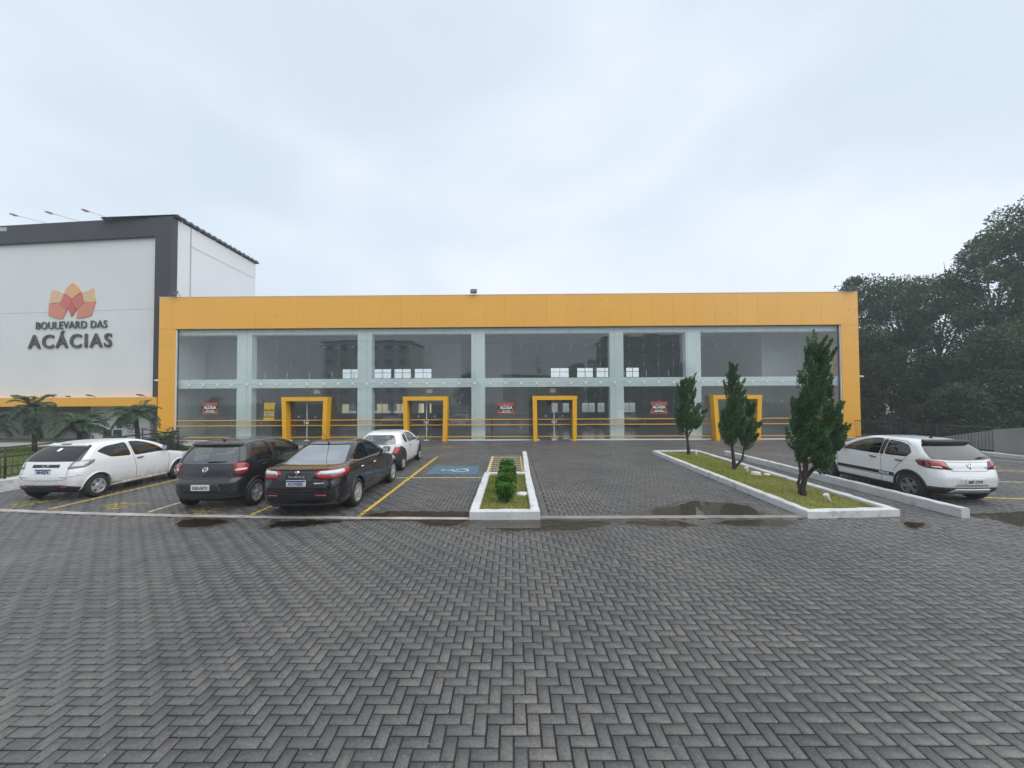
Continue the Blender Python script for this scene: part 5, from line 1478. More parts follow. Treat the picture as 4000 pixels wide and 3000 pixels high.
c3.both('reflector', [(0.40, 0.455), (0.60, 0.455), (0.60, 0.49), (0.40, 0.495)], 0, M['red_lens'], off=0.008, sm=0)
c3.seam([(-0.82, 0.53), (-0.4, 0.515), (0.4, 0.515), (0.82, 0.53)], 0, mirror=False)
c3.decal('lower_bumper', [(-0.78, 0.30), (0.78, 0.30), (0.70, 0.20), (-0.70, 0.20)], 0, M['plastic'], off=0.010)
c3.exhaust(-0.44, 0.225, 0.034)
c3.seam([(0.94, 1.40), (0.96, 1.03), (0.98, 0.6), (0.97, 0.28)], 90); c3.seam([(-0.14, 1.12), (0.05, 1.0), (0.22, 0.85), (0.36, 0.62)], 90); c3.seam([(2.06, 1.02), (2.14, 0.8), (2.10, 0.4)], 90)
for sd in (1, -1):
    c3_path = [c3.hit(sd * a, b, R(90 * sd)) for a, b in ((-0.12, 1.085), (0.2, 1.03), (0.6, 1.025), (1.2, 1.02), (1.6, 1.02), (2.0, 1.02))]
    MB().tube([l + n * 0.003 for l, n in c3_path], 0.008, 5).build('window_trim', M['alloy'], c3.t)
c3.handle(0.28, 0.88, M['chrome'], 0.085); c3.handle(1.10, 0.87, M['chrome'], 0.085); c3.mirror(1.86, 1.02, BLACK, 1.1)
c3.both('side_moulding', [(0.42, 0.34), (2.2, 0.34), (2.2, 0.41), (0.42, 0.41)], 90, BLACK, off=0.016)
MB().tube([(0, 0.42, 1.405), (0, 0.42, 1.43), (0, 0.15, 1.66), (0, -0.02, 1.80)], [0.012, 0.007, 0.005, 0.003], 6).build('antenna', M['plastic'], c3.t)
MB().tube([(0, 0.45, 1.40), (0, 0.40, 1.44)], [0.035, 0.015], 8).build('antenna_base', M['plastic'], c3.t)
c3.headlamp([(0.5, 0.68), (0.7, 0.90), (0.0, 0.80), (0.02, 0.66)])

# --- small rounded hatchback with dark plastic bumpers
c4 = Car(dict(label='small rounded white hatchback with dark plastic bumpers and wheel arches', loc=(-4.66, 13.98), paint=WHITE_CLEAN, bow_r=0.12,
    levels=[(0.19, -0.30, 2.85, 0.70, .25, .3), (0.28, -0.44, 3.02, 0.77, .3, .35), (0.42, -0.50, 3.10, 0.80, .32, .4), (0.56, -0.50, 3.11, 0.812, .32, .42), (0.68, -0.475, 3.04, 0.812, .31, .42), (0.80, -0.445, 2.80, 0.805, .3, .4),
            (0.89, -0.42, 2.44, 0.79, .3, .4), (0.96, -0.39, 2.14, 0.77, .3, .36), (1.06, -0.31, 1.94, 0.728, .29, .3), (1.18, -0.18, 1.70, 0.672, .28, .28), (1.27, -0.03, 1.44, 0.615, .28, .28),
            (1.33, 0.14, 1.20, 0.55, .28, .3), (1.36, 0.36, 1.02, 0.43, .24, .25), (1.37, 0.55, 0.85, 0.2, .1, .1)],
    cabin=(-0.25, 2.0, 0.45), wb=2.446, track=0.71, wheel_r=0.28, rim_r=0.18, spokes=7, spoke_w=(0.03, 0.028), belt=0.92, seat_f=1.0, seat_r=0.15,
    side_windows=[[(0.68, 0.925), (0.36, 0.93), (0.22, 1.08), (0.32, 1.225), (0.60, 1.28)], [(0.76, 0.92), (1.92, 0.935), (1.66, 1.10), (1.33, 1.235), (1.0, 1.29), (0.70, 1.29)]],
    rear_window=[(-0.62, 0.925), (0.62, 0.925), (0.57, 1.10), (0.46, 1.245), (-0.46, 1.245), (-0.57, 1.10)], windshield=[(-0.6, 0.99), (0.6, 0.99), (0.48, 1.27), (-0.48, 1.27)], ws_in=1.1,
    rear_glass=GL_WET, side_glass=GL_MID, lip=0.014, lip_mat=M['plastic']))
c4.both('rear_bumper_cover', [(-0.42, 0.22), (-0.42, 0.62), (0.0, 0.63), (0.20, 0.72), (0.34, 0.86), (0.50, 0.86), (0.52, 0.40), (0.30, 0.22)], 45, M['plastic'], off=0.016)
c4.both('rear_arch_cover', [(-0.30, 0.30), (-0.28, 0.80), (-0.05, 0.82), (0.20, 0.74), (0.36, 0.56), (0.42, 0.36), (0.42, 0.22), (0.36, 0.22)], 90, M['plastic'], off=0.010)
c4.both('front_arch_cover', [(2.02, 0.22), (2.04, 0.42), (2.16, 0.66), (2.4, 0.80), (2.75, 0.72), (2.9, 0.5), (2.9, 0.25)], 90, M['plastic'], off=0.012)
c4.decal('bumper_center', [(-0.62, 0.22), (0.62, 0.22), (0.62, 0.56), (-0.62, 0.56)], 0, M['plastic'], off=0.012, sm=0)
for yw in (0.0, 2.446):
    pass
c4.both('tail_light', [(0.07, 0.60), (0.11, 0.76), (0.20, 0.90), (0.33, 0.955), (0.39, 0.88), (0.34, 0.74), (0.20, 0.60)], 45, M['red_lens'], off=0.022)
c4.both('tail_light_insert', [(0.155, 0.83), (0.22, 0.90), (0.33, 0.945), (0.37, 0.90), (0.36, 0.84)], 45, M['clear_lens'], off=0.026)
c4.decal('handle_strip', [(-0.30, 0.775), (0.30, 0.775), (0.30, 0.825), (-0.30, 0.825)], 0, M['plastic'], off=0.012)
c4.plate(0.70, 'MGC4T71'); c4.ring_badge(0.0, 0.865, 0.03, 'ford', 1.9); c4.decal('lock', [(-0.025, 0.89), (0.025, 0.89), (0.02, 0.925), (-0.02, 0.925)], 0, M['plastic'], off=0.012)
c4.script('Ka', 0.42, 0.845, 0.075, M['alloy_dark'], bold=0.001, shear=0.3)
c4.seam([(0.72, 1.28), (0.73, 0.93), (0.70, 0.6), (0.74, 0.28)], 90); c4.seam([(1.92, 0.93), (2.0, 0.7), (2.0, 0.35)], 90)
c4.seam([(-0.60, 0.93), (-0.56, 0.75), (-0.48, 0.58), (0.48, 0.58), (0.56, 0.75), (0.60, 0.93)], 0, mirror=False)
c4.handle(0.88, 0.80, M['plastic'], 0.05); c4.mirror(1.75, 0.95, M['plastic'], 1.0)
c4.headlamp([(0.35, 0.62), (0.5, 0.84), (0.0, 0.72), (0.02, 0.6)])

# --- white five-door hatchback with black stripe, at right
c5 = Car(dict(label='white five-door hatchback with black RALLYE side stripe beside the low kerb', loc=(10.50, 9.62), paint=WHITE_CLEAN, dark_below=0.30, bow_r=0.09,
    levels=[(0.22, -0.42, 2.98, 0.74, .25, .3), (0.30, -0.58, 3.16, 0.80, .28, .35), (0.42, -0.64, 3.24, 0.825, .28, .4), (0.58, -0.655, 3.26, 0.832, .28, .42), (0.70, -0.63, 3.20, 0.832, .26, .42), (0.80, -0.60, 3.02, 0.828, .25, .42),
            (0.90, -0.575, 2.66, 0.818, .25, .4), (0.98, -0.54, 2.28, 0.80, .25, .38), (1.05, -0.50, 2.08, 0.785, .18, .32), (1.17, -0.38, 1.86, 0.742, .15, .26), (1.29, -0.24, 1.58, 0.695, .14, .25),
            (1.37, -0.13, 1.36, 0.648, .18, .26), (1.425, 0.04, 1.16, 0.585, .22, .3), (1.455, 0.32, 0.98, 0.43, .2, .25), (1.465, 0.55, 0.80, 0.2, .1, .1)],
    cabin=(-0.32, 2.05, 0.48), wb=2.465, track=0.735, wheel_r=0.315, rim_r=0.205, spokes=5, spoke_w=(0.03, 0.026), split=0.17, rim_mat=M['alloy_dark'], arch_gap=0.05, belt=1.02, seat_f=1.05, seat_r=0.15,
    side_windows=[[(0.66, 1.0), (0.08, 1.015), (-0.02, 1.12), (0.08, 1.29), (0.28, 1.355), (0.63, 1.385)], [(0.78, 0.995), (1.98, 1.01), (1.66, 1.19), (1.32, 1.34), (1.04, 1.39), (0.76, 1.395)]],
    rear_window=[(-0.72, 1.03), (-0.4, 1.0), (0.4, 1.0), (0.72, 1.03), (0.68, 1.19), (0.60, 1.356), (-0.60, 1.356), (-0.68, 1.19)], windshield=[(-0.62, 1.08), (0.62, 1.08), (0.50, 1.365), (-0.50, 1.365)], ws_in=1.15,
    rear_glass=GL_FILM2, side_glass=glass_mat('brown_tinted_car_glass', (0.16, 0.135, 0.12), ior=1.6, gain=1.5), lip=0.026, lip_mat=M['plastic']))
c5.decal('rear_spoiler', [(-0.56, 1.35), (0.56, 1.35), (0.53, 1.385), (-0.53, 1.385)], 0, M['cut'], off=0.07, thick=0.10)
c5.both('tail_light', [(-0.12, 0.80), (0.0, 0.99), (0.40, 1.0), (0.46, 0.965), (0.40, 0.86), (0.28, 0.82)], 45, M['deep_red_lens'], off=0.010)
c5.both('tail_light_insert', [(-0.06, 0.83), (0.025, 0.97), (0.24, 0.98), (0.24, 0.86), (0.16, 0.85)], 45, M['red_lens'], off=0.014)
c5.both('reverse_light', [(0.02, 0.825), (0.06, 0.865), (0.20, 0.865), (0.20, 0.84)], 45, M['clear_lens'], off=0.017)
c5.ring_badge(0.0, 0.90, 0.052, 'vw'); c5.decal('lock', [(-0.015, 0.81), (0.015, 0.81), (0.015, 0.84), (-0.015, 0.84)], 0, M['plastic'], off=0.006)
c5.wiper(0.30, 1.05, 0.56, 1.06)
c5.script('GOL', -0.44, 0.815, 0.065, M['alloy_dark'], bold=0.002); c5.script('RALLYE', 0.42, 0.84, 0.036, M['alloy_dark'], bold=0.001)
c5.seam([(-0.66, 1.04), (-0.56, 0.975), (-0.46, 0.80), (-0.38, 0.765), (0.38, 0.765), (0.46, 0.80), (0.56, 0.975), (0.66, 1.04)], 0, mirror=False); c5.seam([(-0.54, 0.965), (0.54, 0.965)], 0, mirror=False)
c5.decal('plate_recess', [(-0.40, 0.43), (0.40, 0.43), (0.27, 0.62), (-0.27, 0.62)], 0, mat('white_bumper_recess', (0.6, 0.61, 0.62), 0.4), off=0.004)
c5.plate(0.535, 'MIP-5799', blue=False, x=0.03)
c5.decal('lower_bumper', [(-0.80, 0.40), (0.80, 0.40), (0.74, 0.22), (-0.74, 0.22)], 0, M['plastic'], off=0.010, sm=0)
c5.decal('skid_plate', [(-0.48, 0.27), (-0.36, 0.375), (0.42, 0.375), (0.42, 0.30), (0.30, 0.27)], 0, M['alloy'], off=0.03, sm=0)
c5.both('bumper_side_cover', [(-0.1, 0.24), (-0.12, 0.40), (0.25, 0.405), (0.34, 0.24)], 45, M['plastic'], off=0.012, sm=0)
for sd in (1, -1):
    c5.decal('side_stripe', [(sd * 0.36, 0.49), (sd * 2.08, 0.49), (sd * 2.08, 0.575), (sd * 0.36, 0.575)], 90 * sd, M['cut'], off=0.003, sm=0, thick=0.006)
    c5.decal('pin_stripe', [(sd * 0.36, 0.462), (sd * 2.08, 0.462), (sd * 2.08, 0.474), (sd * 0.36, 0.474)], 90 * sd, M['cut'], off=0.003, sm=0, thick=0.006)
    c5.script('RALLYE', sd * 0.62, 0.53, 0.058, M['print_white'], 90 * sd, 0.003, sx=1.35)
c5.both('sill', [(0.38, 0.24), (2.08, 0.24), (2.08, 0.31), (0.38, 0.31)], 90, M['plastic'], off=0.014)
c5.seam([(0.71, 1.38), (0.72, 1.03), (0.70, 0.6), (0.72, 0.32)], 90); c5.seam([(-0.02, 1.15), (0.10, 0.98), (0.24, 0.82), (0.38, 0.62)], 90); c5.seam([(2.02, 1.02), (2.08, 0.8), (2.06, 0.4)], 90); c5.seam([(-0.4, 0.93), (0.4, 0.95), (1.2, 0.955), (2.05, 0.955)], 90, 0.002)
c5.seam([(0.05, 1.30), (0.2, 1.375), (0.7, 1.405), (1.3, 1.385), (1.9, 1.08)], 90)
c5.both('door_pillar_trim', [(0.67, 1.0), (0.77, 1.0), (0.75, 1.385), (0.635, 1.38)], 90, M['cut'], off=0.003, sm=0)
c5.handle(0.24, 0.90, M['plastic']); c5.handle(0.94, 0.90, M['plastic']); c5.mirror(1.82, 1.03, M['plastic'], 1.05); c5.fin(0.25)
c5.headlamp([(0.40, 0.66), (0.55, 0.90), (0.0, 0.78), (0.02, 0.64)])

# ------------------------------------------------------------------ vegetation
M['bark'] = mat('dark_bark', (0.045, 0.035, 0.028), 0.9, var=0.35, vscale=6, bump=0.7, bscale=25)
M['bark_grey'] = mat('grey_bark', (0.085, 0.078, 0.068), 0.9, var=0.3, vscale=4, bump=0.6, bscale=18)
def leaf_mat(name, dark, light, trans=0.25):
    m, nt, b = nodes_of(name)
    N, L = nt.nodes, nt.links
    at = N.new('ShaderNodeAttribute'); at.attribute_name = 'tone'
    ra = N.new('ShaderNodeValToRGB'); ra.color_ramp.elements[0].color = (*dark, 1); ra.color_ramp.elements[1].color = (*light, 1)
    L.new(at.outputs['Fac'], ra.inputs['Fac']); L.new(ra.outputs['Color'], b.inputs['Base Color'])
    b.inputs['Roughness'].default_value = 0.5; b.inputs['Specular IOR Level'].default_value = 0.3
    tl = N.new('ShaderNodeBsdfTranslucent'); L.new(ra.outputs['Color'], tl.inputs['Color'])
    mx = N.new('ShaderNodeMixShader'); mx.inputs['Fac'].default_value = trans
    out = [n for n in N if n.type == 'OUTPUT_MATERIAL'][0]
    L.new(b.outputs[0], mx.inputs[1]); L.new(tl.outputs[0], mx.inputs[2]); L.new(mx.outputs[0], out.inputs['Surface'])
    return m
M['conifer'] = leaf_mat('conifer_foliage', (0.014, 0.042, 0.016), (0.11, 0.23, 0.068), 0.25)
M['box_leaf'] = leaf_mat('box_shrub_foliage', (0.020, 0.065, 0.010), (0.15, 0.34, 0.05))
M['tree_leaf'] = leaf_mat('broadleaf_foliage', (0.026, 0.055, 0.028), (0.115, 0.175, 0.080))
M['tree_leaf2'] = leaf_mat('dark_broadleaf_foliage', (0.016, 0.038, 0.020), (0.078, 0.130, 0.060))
M['palm_leaf'] = leaf_mat('palm_foliage', (0.045, 0.085, 0.052), (0.17, 0.24, 0.15))

def leaf_quads(P, D, length, width, bend=0.0):
    """rhombus leaves at P pointing along D (n,3)"""
    n = len(P)
    D = D / np.linalg.norm(D, axis=1, keepdims=True)
    rv = nrg.normal(size=(n, 3)); S_ = np.cross(D, rv); S_ /= np.linalg.norm(S_, axis=1, keepdims=True) + 1e-9
    l = np.asarray(length).reshape(-1, 1); w = np.asarray(width).reshape(-1, 1)
    V = np.stack([P, P + D * l * 0.5 + S_ * w, P + D * l, P + D * l * 0.5 - S_ * w], 1)
    return V.reshape(-1, 3), np.arange(n * 4).reshape(-1, 4)

def unit(v): return v / (np.linalg.norm(v, axis=-1, keepdims=True) + 1e-9)

def conifer(loc, lobes, trunk, label, name='conifer_tree'):
    t = thing(name, label, 'tree', loc, 0, 'conifers in the planter strip')
    mb = MB()
    for path, r0, r1 in trunk:
        k = len(path); dense = []
        for i in range(k - 1):
            for q in range(3): dense.append(Vector(path[i]).lerp(Vector(path[i + 1]), q / 3) + Vector((rnd.gauss(0, 0.008), rnd.gauss(0, 0.008), 0)))
        dense.append(Vector(path[-1]))
        mb.tube(dense, [(r0 + (r1 - r0) * i / (len(dense) - 1)) * rnd.uniform(0.88, 1.12) for i in range(len(dense))], 9)
    mb.build('trunk', M['bark'], t)
    Vs_, Fs_, Ts_, b = [], [], [], 0
    for (base, tip, rad, n) in lobes:
        base, tip = np.array(base), np.array(tip); H = np.linalg.norm(tip - base)
        # sub-flames spiralling up the lobe give the ragged, wind-combed outline
        ns = max(9, int(n / 190))
        for q in range(ns):
            s0 = rnd.uniform(0.0, 0.97) ** 1.15; th = q * 2.4 + rnd.uniform(-0.4, 0.4)
            rr = rad * min(1.0, (s0 / 0.22 + 0.25)) * (1 - s0) ** 0.75 * 1.25 * rnd.uniform(0.35, 1.0)
            c0 = base + (tip - base) * s0 + np.array([math.cos(th) * rr * 0.55, math.sin(th) * rr * 0.55, 0])
            fl = rnd.uniform(0.22, 0.42) * (1 - 0.35 * s0) * min(1.25, H / 1.9)
            out = np.array([math.cos(th) * 0.42 + 0.24, math.sin(th) * 0.42, 1.0]); out /= np.linalg.norm(out)
            fr = max(0.045, rad * rnd.uniform(0.22, 0.36) * (1 - 0.62 * s0))
            m = int(n / ns)
            u = nrg.uniform(0, 1, m) ** 0.8
            prof = fr * np.sin(PI * (0.12 + 0.86 * u)) ** 0.8
            ph = nrg.uniform(0, 2 * PI, m); rho = prof * np.sqrt(nrg.uniform(0.15, 1.0, m))
            o = np.stack([np.cos(ph) * rho, np.sin(ph) * rho, np.zeros(m)], -1)
            P = c0 + out * (u * fl * 1.9 - 0.25 * fl)[:, None] + o
            D = out * 1.0 + 0.75 * unit(o) * (1 - u)[:, None] + nrg.normal(0, 0.28, (m, 3)) + np.array([0.18, 0, 0])
            v, f = leaf_quads(P, D, nrg.uniform(0.045, 0.10, m), nrg.uniform(0.009, 0.019, m))
            Vs_.append(v); Fs_.append(f + b); b += len(v)
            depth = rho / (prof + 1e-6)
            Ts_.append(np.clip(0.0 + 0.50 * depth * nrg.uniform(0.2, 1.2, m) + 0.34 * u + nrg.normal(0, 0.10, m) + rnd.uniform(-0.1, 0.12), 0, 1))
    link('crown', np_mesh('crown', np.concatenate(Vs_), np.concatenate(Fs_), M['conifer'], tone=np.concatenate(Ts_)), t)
    return t
conifer((7.17, 9.67, 0.08), [((0.0, 0, 0.75), (0.40, 0, 3.9), 0.37, 11500), ((0.15, 0.1, 1.6), (0.66, 0.1, 3.6), 0.17, 3600), ((0.52, 0, 0.66), (0.70, 0, 2.7), 0.27, 6600), ((-0.16, 0, 0.85), (-0.12, 0, 2.4), 0.22, 4400), ((0.62, -0.1, 0.8), (0.86, -0.1, 1.65), 0.18, 2000), ((0.25, -0.2, 0.55), (0.28, -0.2, 1.6), 0.30, 3800)],
        [([(-0.02, 0, -0.1), (-0.05, 0.0, 0.2), (0.02, 0, 0.5), (0.02, 0, 1.2), (0.2, 0, 2.6), (0.38, 0, 3.9)], 0.085, 0.015), ([(-0.09, 0.02, 0.05), (-0.15, 0.0, 0.3), (-0.08, 0, 0.55), (-0.15, 0, 1.2)], 0.05, 0.02), ([(0.03, 0, 0.45), (0.4, 0, 0.85), (0.62, 0, 1.8)], 0.05, 0.015)],
        'largest dark green conifer with two bent tips at the near end of the planter strip')
conifer((7.49, 13.30, 0.08), [((-0.08, 0, 0.85), (0.02, 0, 3.3), 0.38, 10500), ((-0.22, 0, 0.8), (-0.18, 0, 2.2), 0.30, 3000), ((0.42, 0, 0.62), (0.56, 0, 2.2), 0.27, 4600), ((0.55, 0, 0.9), (0.92, 0, 1.6), 0.22, 1500), ((0.12, 0, 1.1), (0.28, 0, 2.5), 0.26, 2200)],
        [([(0, 0, -0.1), (0.0, 0, 0.25), (-0.05, 0, 0.7), (-0.05, 0, 1.6), (0.0, 0, 3.2)], 0.08, 0.012), ([(0.05, 0, 0.1), (0.28, 0, 0.35), (0.38, 0, 0.75), (0.5, 0, 1.6)], 0.045, 0.015)],
        'middle conifer of three with a forked trunk in the planter strip')
conifer((7.58, 16.95, 0.08), [((-0.08, 0, 0.95), (0.05, 0, 3.2), 0.54, 11000), ((-0.28, 0, 0.9), (-0.30, 0, 2.9), 0.32, 3000), ((0.28, 0, 0.95), (0.30, 0, 2.6), 0.30, 2600), ((0.32, 0, 1.2), (0.85, 0, 1.95), 0.20, 1300), ((-0.25, 0, 2.4), (-0.16, 0, 3.3), 0.22, 1200)],
        [([(0.02, 0, -0.1), (0.02, 0, 0.4), (-0.05, 0, 1.0), (-0.02, 0, 2.0), (0.03, 0, 3.2)], 0.075, 0.012), ([(-0.03, 0, 0.8), (-0.25, 0, 1.2), (-0.3, 0, 1.8)], 0.03, 0.01), ([(0.0, 0, 0.8), (0.22, 0, 1.1), (0.3, 0, 1.6)], 0.03, 0.01)],
        'smallest conifer farthest from the lane in the planter strip')

def clump_leaves(center, radii, n, size, up=0.25, shell=0.55, bottom=1.0):
    d = unit(nrg.normal(size=(n, 3))); d[:, 2] = np.where(d[:, 2] < 0, d[:, 2] * bottom, d[:, 2])
    r = nrg.uniform(shell, 1.0, n) ** 0.5
    P = np.array(center) + d * r[:, None] * np.array(radii)
    D = d + nrg.normal(0, 0.6, (n, 3)) + np.array([0, 0, up])
    L_ = size * nrg.uniform(0.6, 1.3, n)
    v, f = leaf_quads(P, D, L_, L_ * nrg.uniform(0.26, 0.42, n))
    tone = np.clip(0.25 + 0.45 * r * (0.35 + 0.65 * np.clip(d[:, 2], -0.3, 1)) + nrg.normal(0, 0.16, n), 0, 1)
    return v, f, tone
def merge(parts):
    V, F, T, b = [], [], [], 0
    for v, f, tn in parts: V.append(v); F.append(f + b); T.append(tn); b += len(v)
    return np.concatenate(V), np.concatenate(F), np.concatenate(T)

BUSH = [(9.02, -0.17, 0.40, 0.20, 'nearest trimmed bush, cone-shaped, at the front of the middle planter'), (9.95, -0.18, 0.46, 0.25, 'second trimmed bush from the front of the middle planter'),
        (11.0, -0.15, 0.46, 0.25, 'third trimmed bush from the front of the middle planter'), (12.0, -0.16, 0.50, 0.25, 'farthest trimmed bush in the middle planter beside the hatched paint')]
for i, (y, x, h, r, lab) in enumerate(BUSH):
    t = thing('trimmed_bush', lab, 'bush', (x, y, 0.09), 0, 'trimmed bushes in the middle planter')
    mb = MB()
    for k in range(5):
        a = k * 1.3; mb.tube([(0.02 * math.cos(a), 0.02 * math.sin(a), -0.03), (0.04 * math.cos(a), 0.04 * math.sin(a), 0.12), (0.10 * math.cos(a), 0.10 * math.sin(a), 0.25)], [0.014, 0.011, 0.006], 6)
    mb.build('trunk', M['bark'], t)
    parts = []
    for k in range(24):
        th = k * 2.4; zz = 0.13 + (h - 0.13) * ((k + 0.5) / 24); rr = r * 0.80 * (min(1.0, 0.25 + 0.9 * (zz / h)) if i == 0 else math.sin(PI * min(0.97, 0.22 + 0.62 * (zz / h))) ** 0.7)
        parts.append(clump_leaves((math.cos(th) * rr * rnd.uniform(0.6, 1.05), math.sin(th) * rr * rnd.uniform(0.6, 1.05), zz), (0.085, 0.085, 0.075), 120, 0.052, 0.45, 0.15))
    parts.append(clump_leaves((0, 0, h * 0.62), (r * 0.72, r * 0.72, h * 0.32), 500, 0.05, 0.3, 0.2))
    V, F, T = merge(parts)
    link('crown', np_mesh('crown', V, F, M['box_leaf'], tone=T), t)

def broad_tree(loc, h, cr, crown_z, label, nclump=46, nl=330, leaf=0.24, m='tree_leaf', sq=0.8, lean=(0, 0), seed=0, group='trees behind the right-hand wall', trunk_r=0.22):
    rr = random.Random(seed)
    t = thing('broadleaf_tree', label, 'tree', loc, 0, group)
    mb = MB()
    top = Vector((lean[0], lean[1], h * 0.72))
    tr = [Vector((0, 0, -0.3)), Vector((rr.gauss(0, 0.15), rr.gauss(0, 0.15), h * 0.2)), Vector((lean[0] * 0.4 + rr.gauss(0, 0.2), lean[1] * 0.4, h * 0.45)), top]
    mb.tube(tr, [trunk_r, trunk_r * 0.85, trunk_r * 0.6, 0.05], 8)
    parts = []
    for k in range(nclump):
        u = (k + 0.5) / nclump; th = k * 2.39996 + rr.uniform(-0.4, 0.4)
        zz = crown_z + (h - crown_z) * (u ** 0.85)
        env = math.sin(PI * min(0.98, 0.16 + 0.80 * (zz - crown_z) / (h - crown_z))) ** 0.6
        rad = cr * env * math.sqrt(rr.uniform(0.12, 1.0))
        c = Vector((lean[0] * zz / h + rad * math.cos(th), lean[1] * zz / h + rad * math.sin(th), zz - 0.5))
        s_ = rr.uniform(0.55, 1.15) * (0.75 + cr * 0.10)
        parts.append(clump_leaves(tuple(c), (s_, s_, s_ * 0.8), int(nl * rr.uniform(0.6, 1.3)), leaf, 0.05, 0.05, 0.8))
        if k % 2 == 0:
            st = tr[1].lerp(top, max(0.05, min(0.95, (zz / h) - 0.25)))
            md = st.lerp(c, 0.5) + Vector((0, 0, 0.25))
            mb.tube([st, md, c], [0.075, 0.045, 0.015], 5, cap=False)
    mb.build('trunk', M['bark_grey'], t)
    V, F, T = merge(parts)
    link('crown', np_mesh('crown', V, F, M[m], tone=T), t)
    return t
TREES = [
    ((30.6, 34.0, -1), 14.2, 3.6, 3.0, 'rounded dark tree right behind the yellow end pillar', 52, 'tree_leaf2', (0, 0)),
    ((35.8, 36.0, -1), 14.6, 3.8, 4.0, 'round-topped tree second from the yellow end pillar', 52, 'tree_leaf2', (0, 0)),
    ((34.2, 31.5, -1), 13.6, 3.4, 3.0, 'thin-topped tree with bare twigs between round tree and tall tree', 46, 'tree_leaf', (0.4, 0)),
    ((33.6, 27.6, -1), 15.2, 3.4, 6.0, 'tall airy tree rising at the right edge with open branches', 40, 'tree_leaf', (0.6, 0)),
    ((36.0, 26.6, -1), 17.0, 4.2, 5.0, 'tallest tree cut by the right edge of the picture', 50, 'tree_leaf', (0, 0)),
    ((26.6, 29.0, -1), 8.4, 2.3, 0.6, 'low dark tree close behind the yellow end pillar above the railing', 40, 'tree_leaf2', (0, 0)),
    ((29.6, 27.8, -1), 6.6, 2.2, 0.4, 'low dark tree above the middle of the black railing', 38, 'tree_leaf2', (0, 0)),
    ((31.2, 25.0, -1), 8.2, 2.3, 0.8, 'mid-height tree with layered branches behind the grey wall', 40, 'tree_leaf', (0, 0)),
    ((33.4, 23.6, -1), 6.8, 2.3, 0.4, 'low dark tree behind the grey wall at the right edge', 38, 'tree_leaf2', (0, 0)),
    ((27.4, 24.2, -1), 4.4, 1.7, 0.2, 'dark shrub-like tree behind the railing and white hatchback', 30, 'tree_leaf2', (0, 0)),
]
for i, (loc, h, cr, cz, lab, nc, m_, ln) in enumerate(TREES):
    broad_tree(loc, h, cr, cz, lab, nc, 560, 0.17, m_, lean=ln, seed=i + 3)
mb = MB()
t = thing('bare_branch', 'bare thin twigs sticking up above the tree tops', 'branch', (34.6, 31.0, 11.2))
mb.tube([(0, 0, 0), (0.05, 0, 1.0), (-0.1, 0, 2.2)], [0.05, 0.035, 0.01], 5).tube([(0.05, 0, 1.0), (0.35, 0, 1.7)], [0.025, 0.008], 5).tube([(0, 0, 0.6), (-0.9, 0, 1.2)], [0.025, 0.006], 5)
mb.build('twig', M['bark_grey'], t)

def palm(loc, h, fr_len, nf, label, lean=(0, 0), skirt=False, droop=1.0, r=0.09, group='small palms by the sign building'):
    t = thing('palm_tree', label, 'palm', loc, 0, group)
    mb = MB(); pts = [Vector((lean[0] * k / 6, lean[1] * k / 6, h * k / 6)) for k in range(7)]
    mb.tube(pts, [r * rnd.uniform(0.85, 1.15) for _ in range(7)], 9); mb.build('trunk', M['bark'], t)
    Vq, Fq, Tq, b = [], [], [], 0
    for k in range(nf):
        th = k * 2.39996; el = rnd.uniform(-0.15, 1.25)
        L_ = fr_len * rnd.uniform(0.75, 1.1)
        p = np.array([lean[0], lean[1], h]); d = np.array([math.cos(th) * math.cos(el), math.sin(th) * math.cos(el), math.sin(el)])
        n = 26; rp_ = []; st = L_ / n
        if skirt and k % 2 == 0:
            p = p - np.array([0, 0, rnd.uniform(0.2, h * 0.6)]); L_ *= 0.45; st = L_ / n; d[2] = -0.5
        for q in range(n):
            rp_.append((p.copy(), d.copy())); p = p + d * st; d = d + np.array([0, 0, -0.085 * droop * (0.4 + q / n)]); d /= np.linalg.norm(d)
        P = np.array([a for a, _ in rp_]); D = np.array([c for _, c in rp_])
        S_ = unit(np.cross(D, np.array([0, 0, 1.0])))
        for sgn in (-1, 1):
            for rep in range(3):
                ll = 0.30 * fr_len * np.sin(PI * (0.12 + 0.86 * np.arange(n) / n)) ** 0.7 * nrg.uniform(0.8, 1.15, n)
                DD = S_ * sgn + D * 0.75 + np.array([0, 0, -0.15]) + nrg.normal(0, 0.13, (n, 3))
                v, f = leaf_quads(P + D * (rep * st * 0.33), DD, ll, np.full(n, 0.010))
                Vq.append(v); Fq.append(f + b); b += len(v); Tq.append(np.clip(0.35 + 0.3 * math.sin(el) + nrg.normal(0, 0.18, n), 0, 1))
    link('crown', np_mesh('crown', np.concatenate(Vq), np.concatenate(Fq), M['palm_leaf'], tone=np.concatenate(Tq)), t)
palm((-23.1, 19.0, 0.1), 2.15, 1.15, 34, 'tallest palm with shaggy trunk in front of the taupe wall', (-0.1, 0), True)
palm((-21.6, 19.6, 0.1), 1.20, 1.30, 44, 'bushy short palm between the tallest palm and white wall', (0, 0))
palm((-19.0, 20.0, 0.1), 1.65, 1.20, 40, 'leaning palm beside the yellow pillar and small windows', (-0.2, 0))
palm((-25.0, 18.6, 0.1), 1.15, 1.25, 38, 'palm cut by the left edge behind the ramp railing', (0, 0))
palm((-16.9, 19.2, 0.1), 0.25, 0.95, 30, 'low spiky cycad at the foot of the yellow pillar', (0, 0), False, 0.5, 0.12)
palm((-18.3, 18.2, 0.1), 0.2, 0.8, 24, 'low leafy cycad behind the ramp railing beside leaning palm', (0, 0), False, 0.6, 0.1)

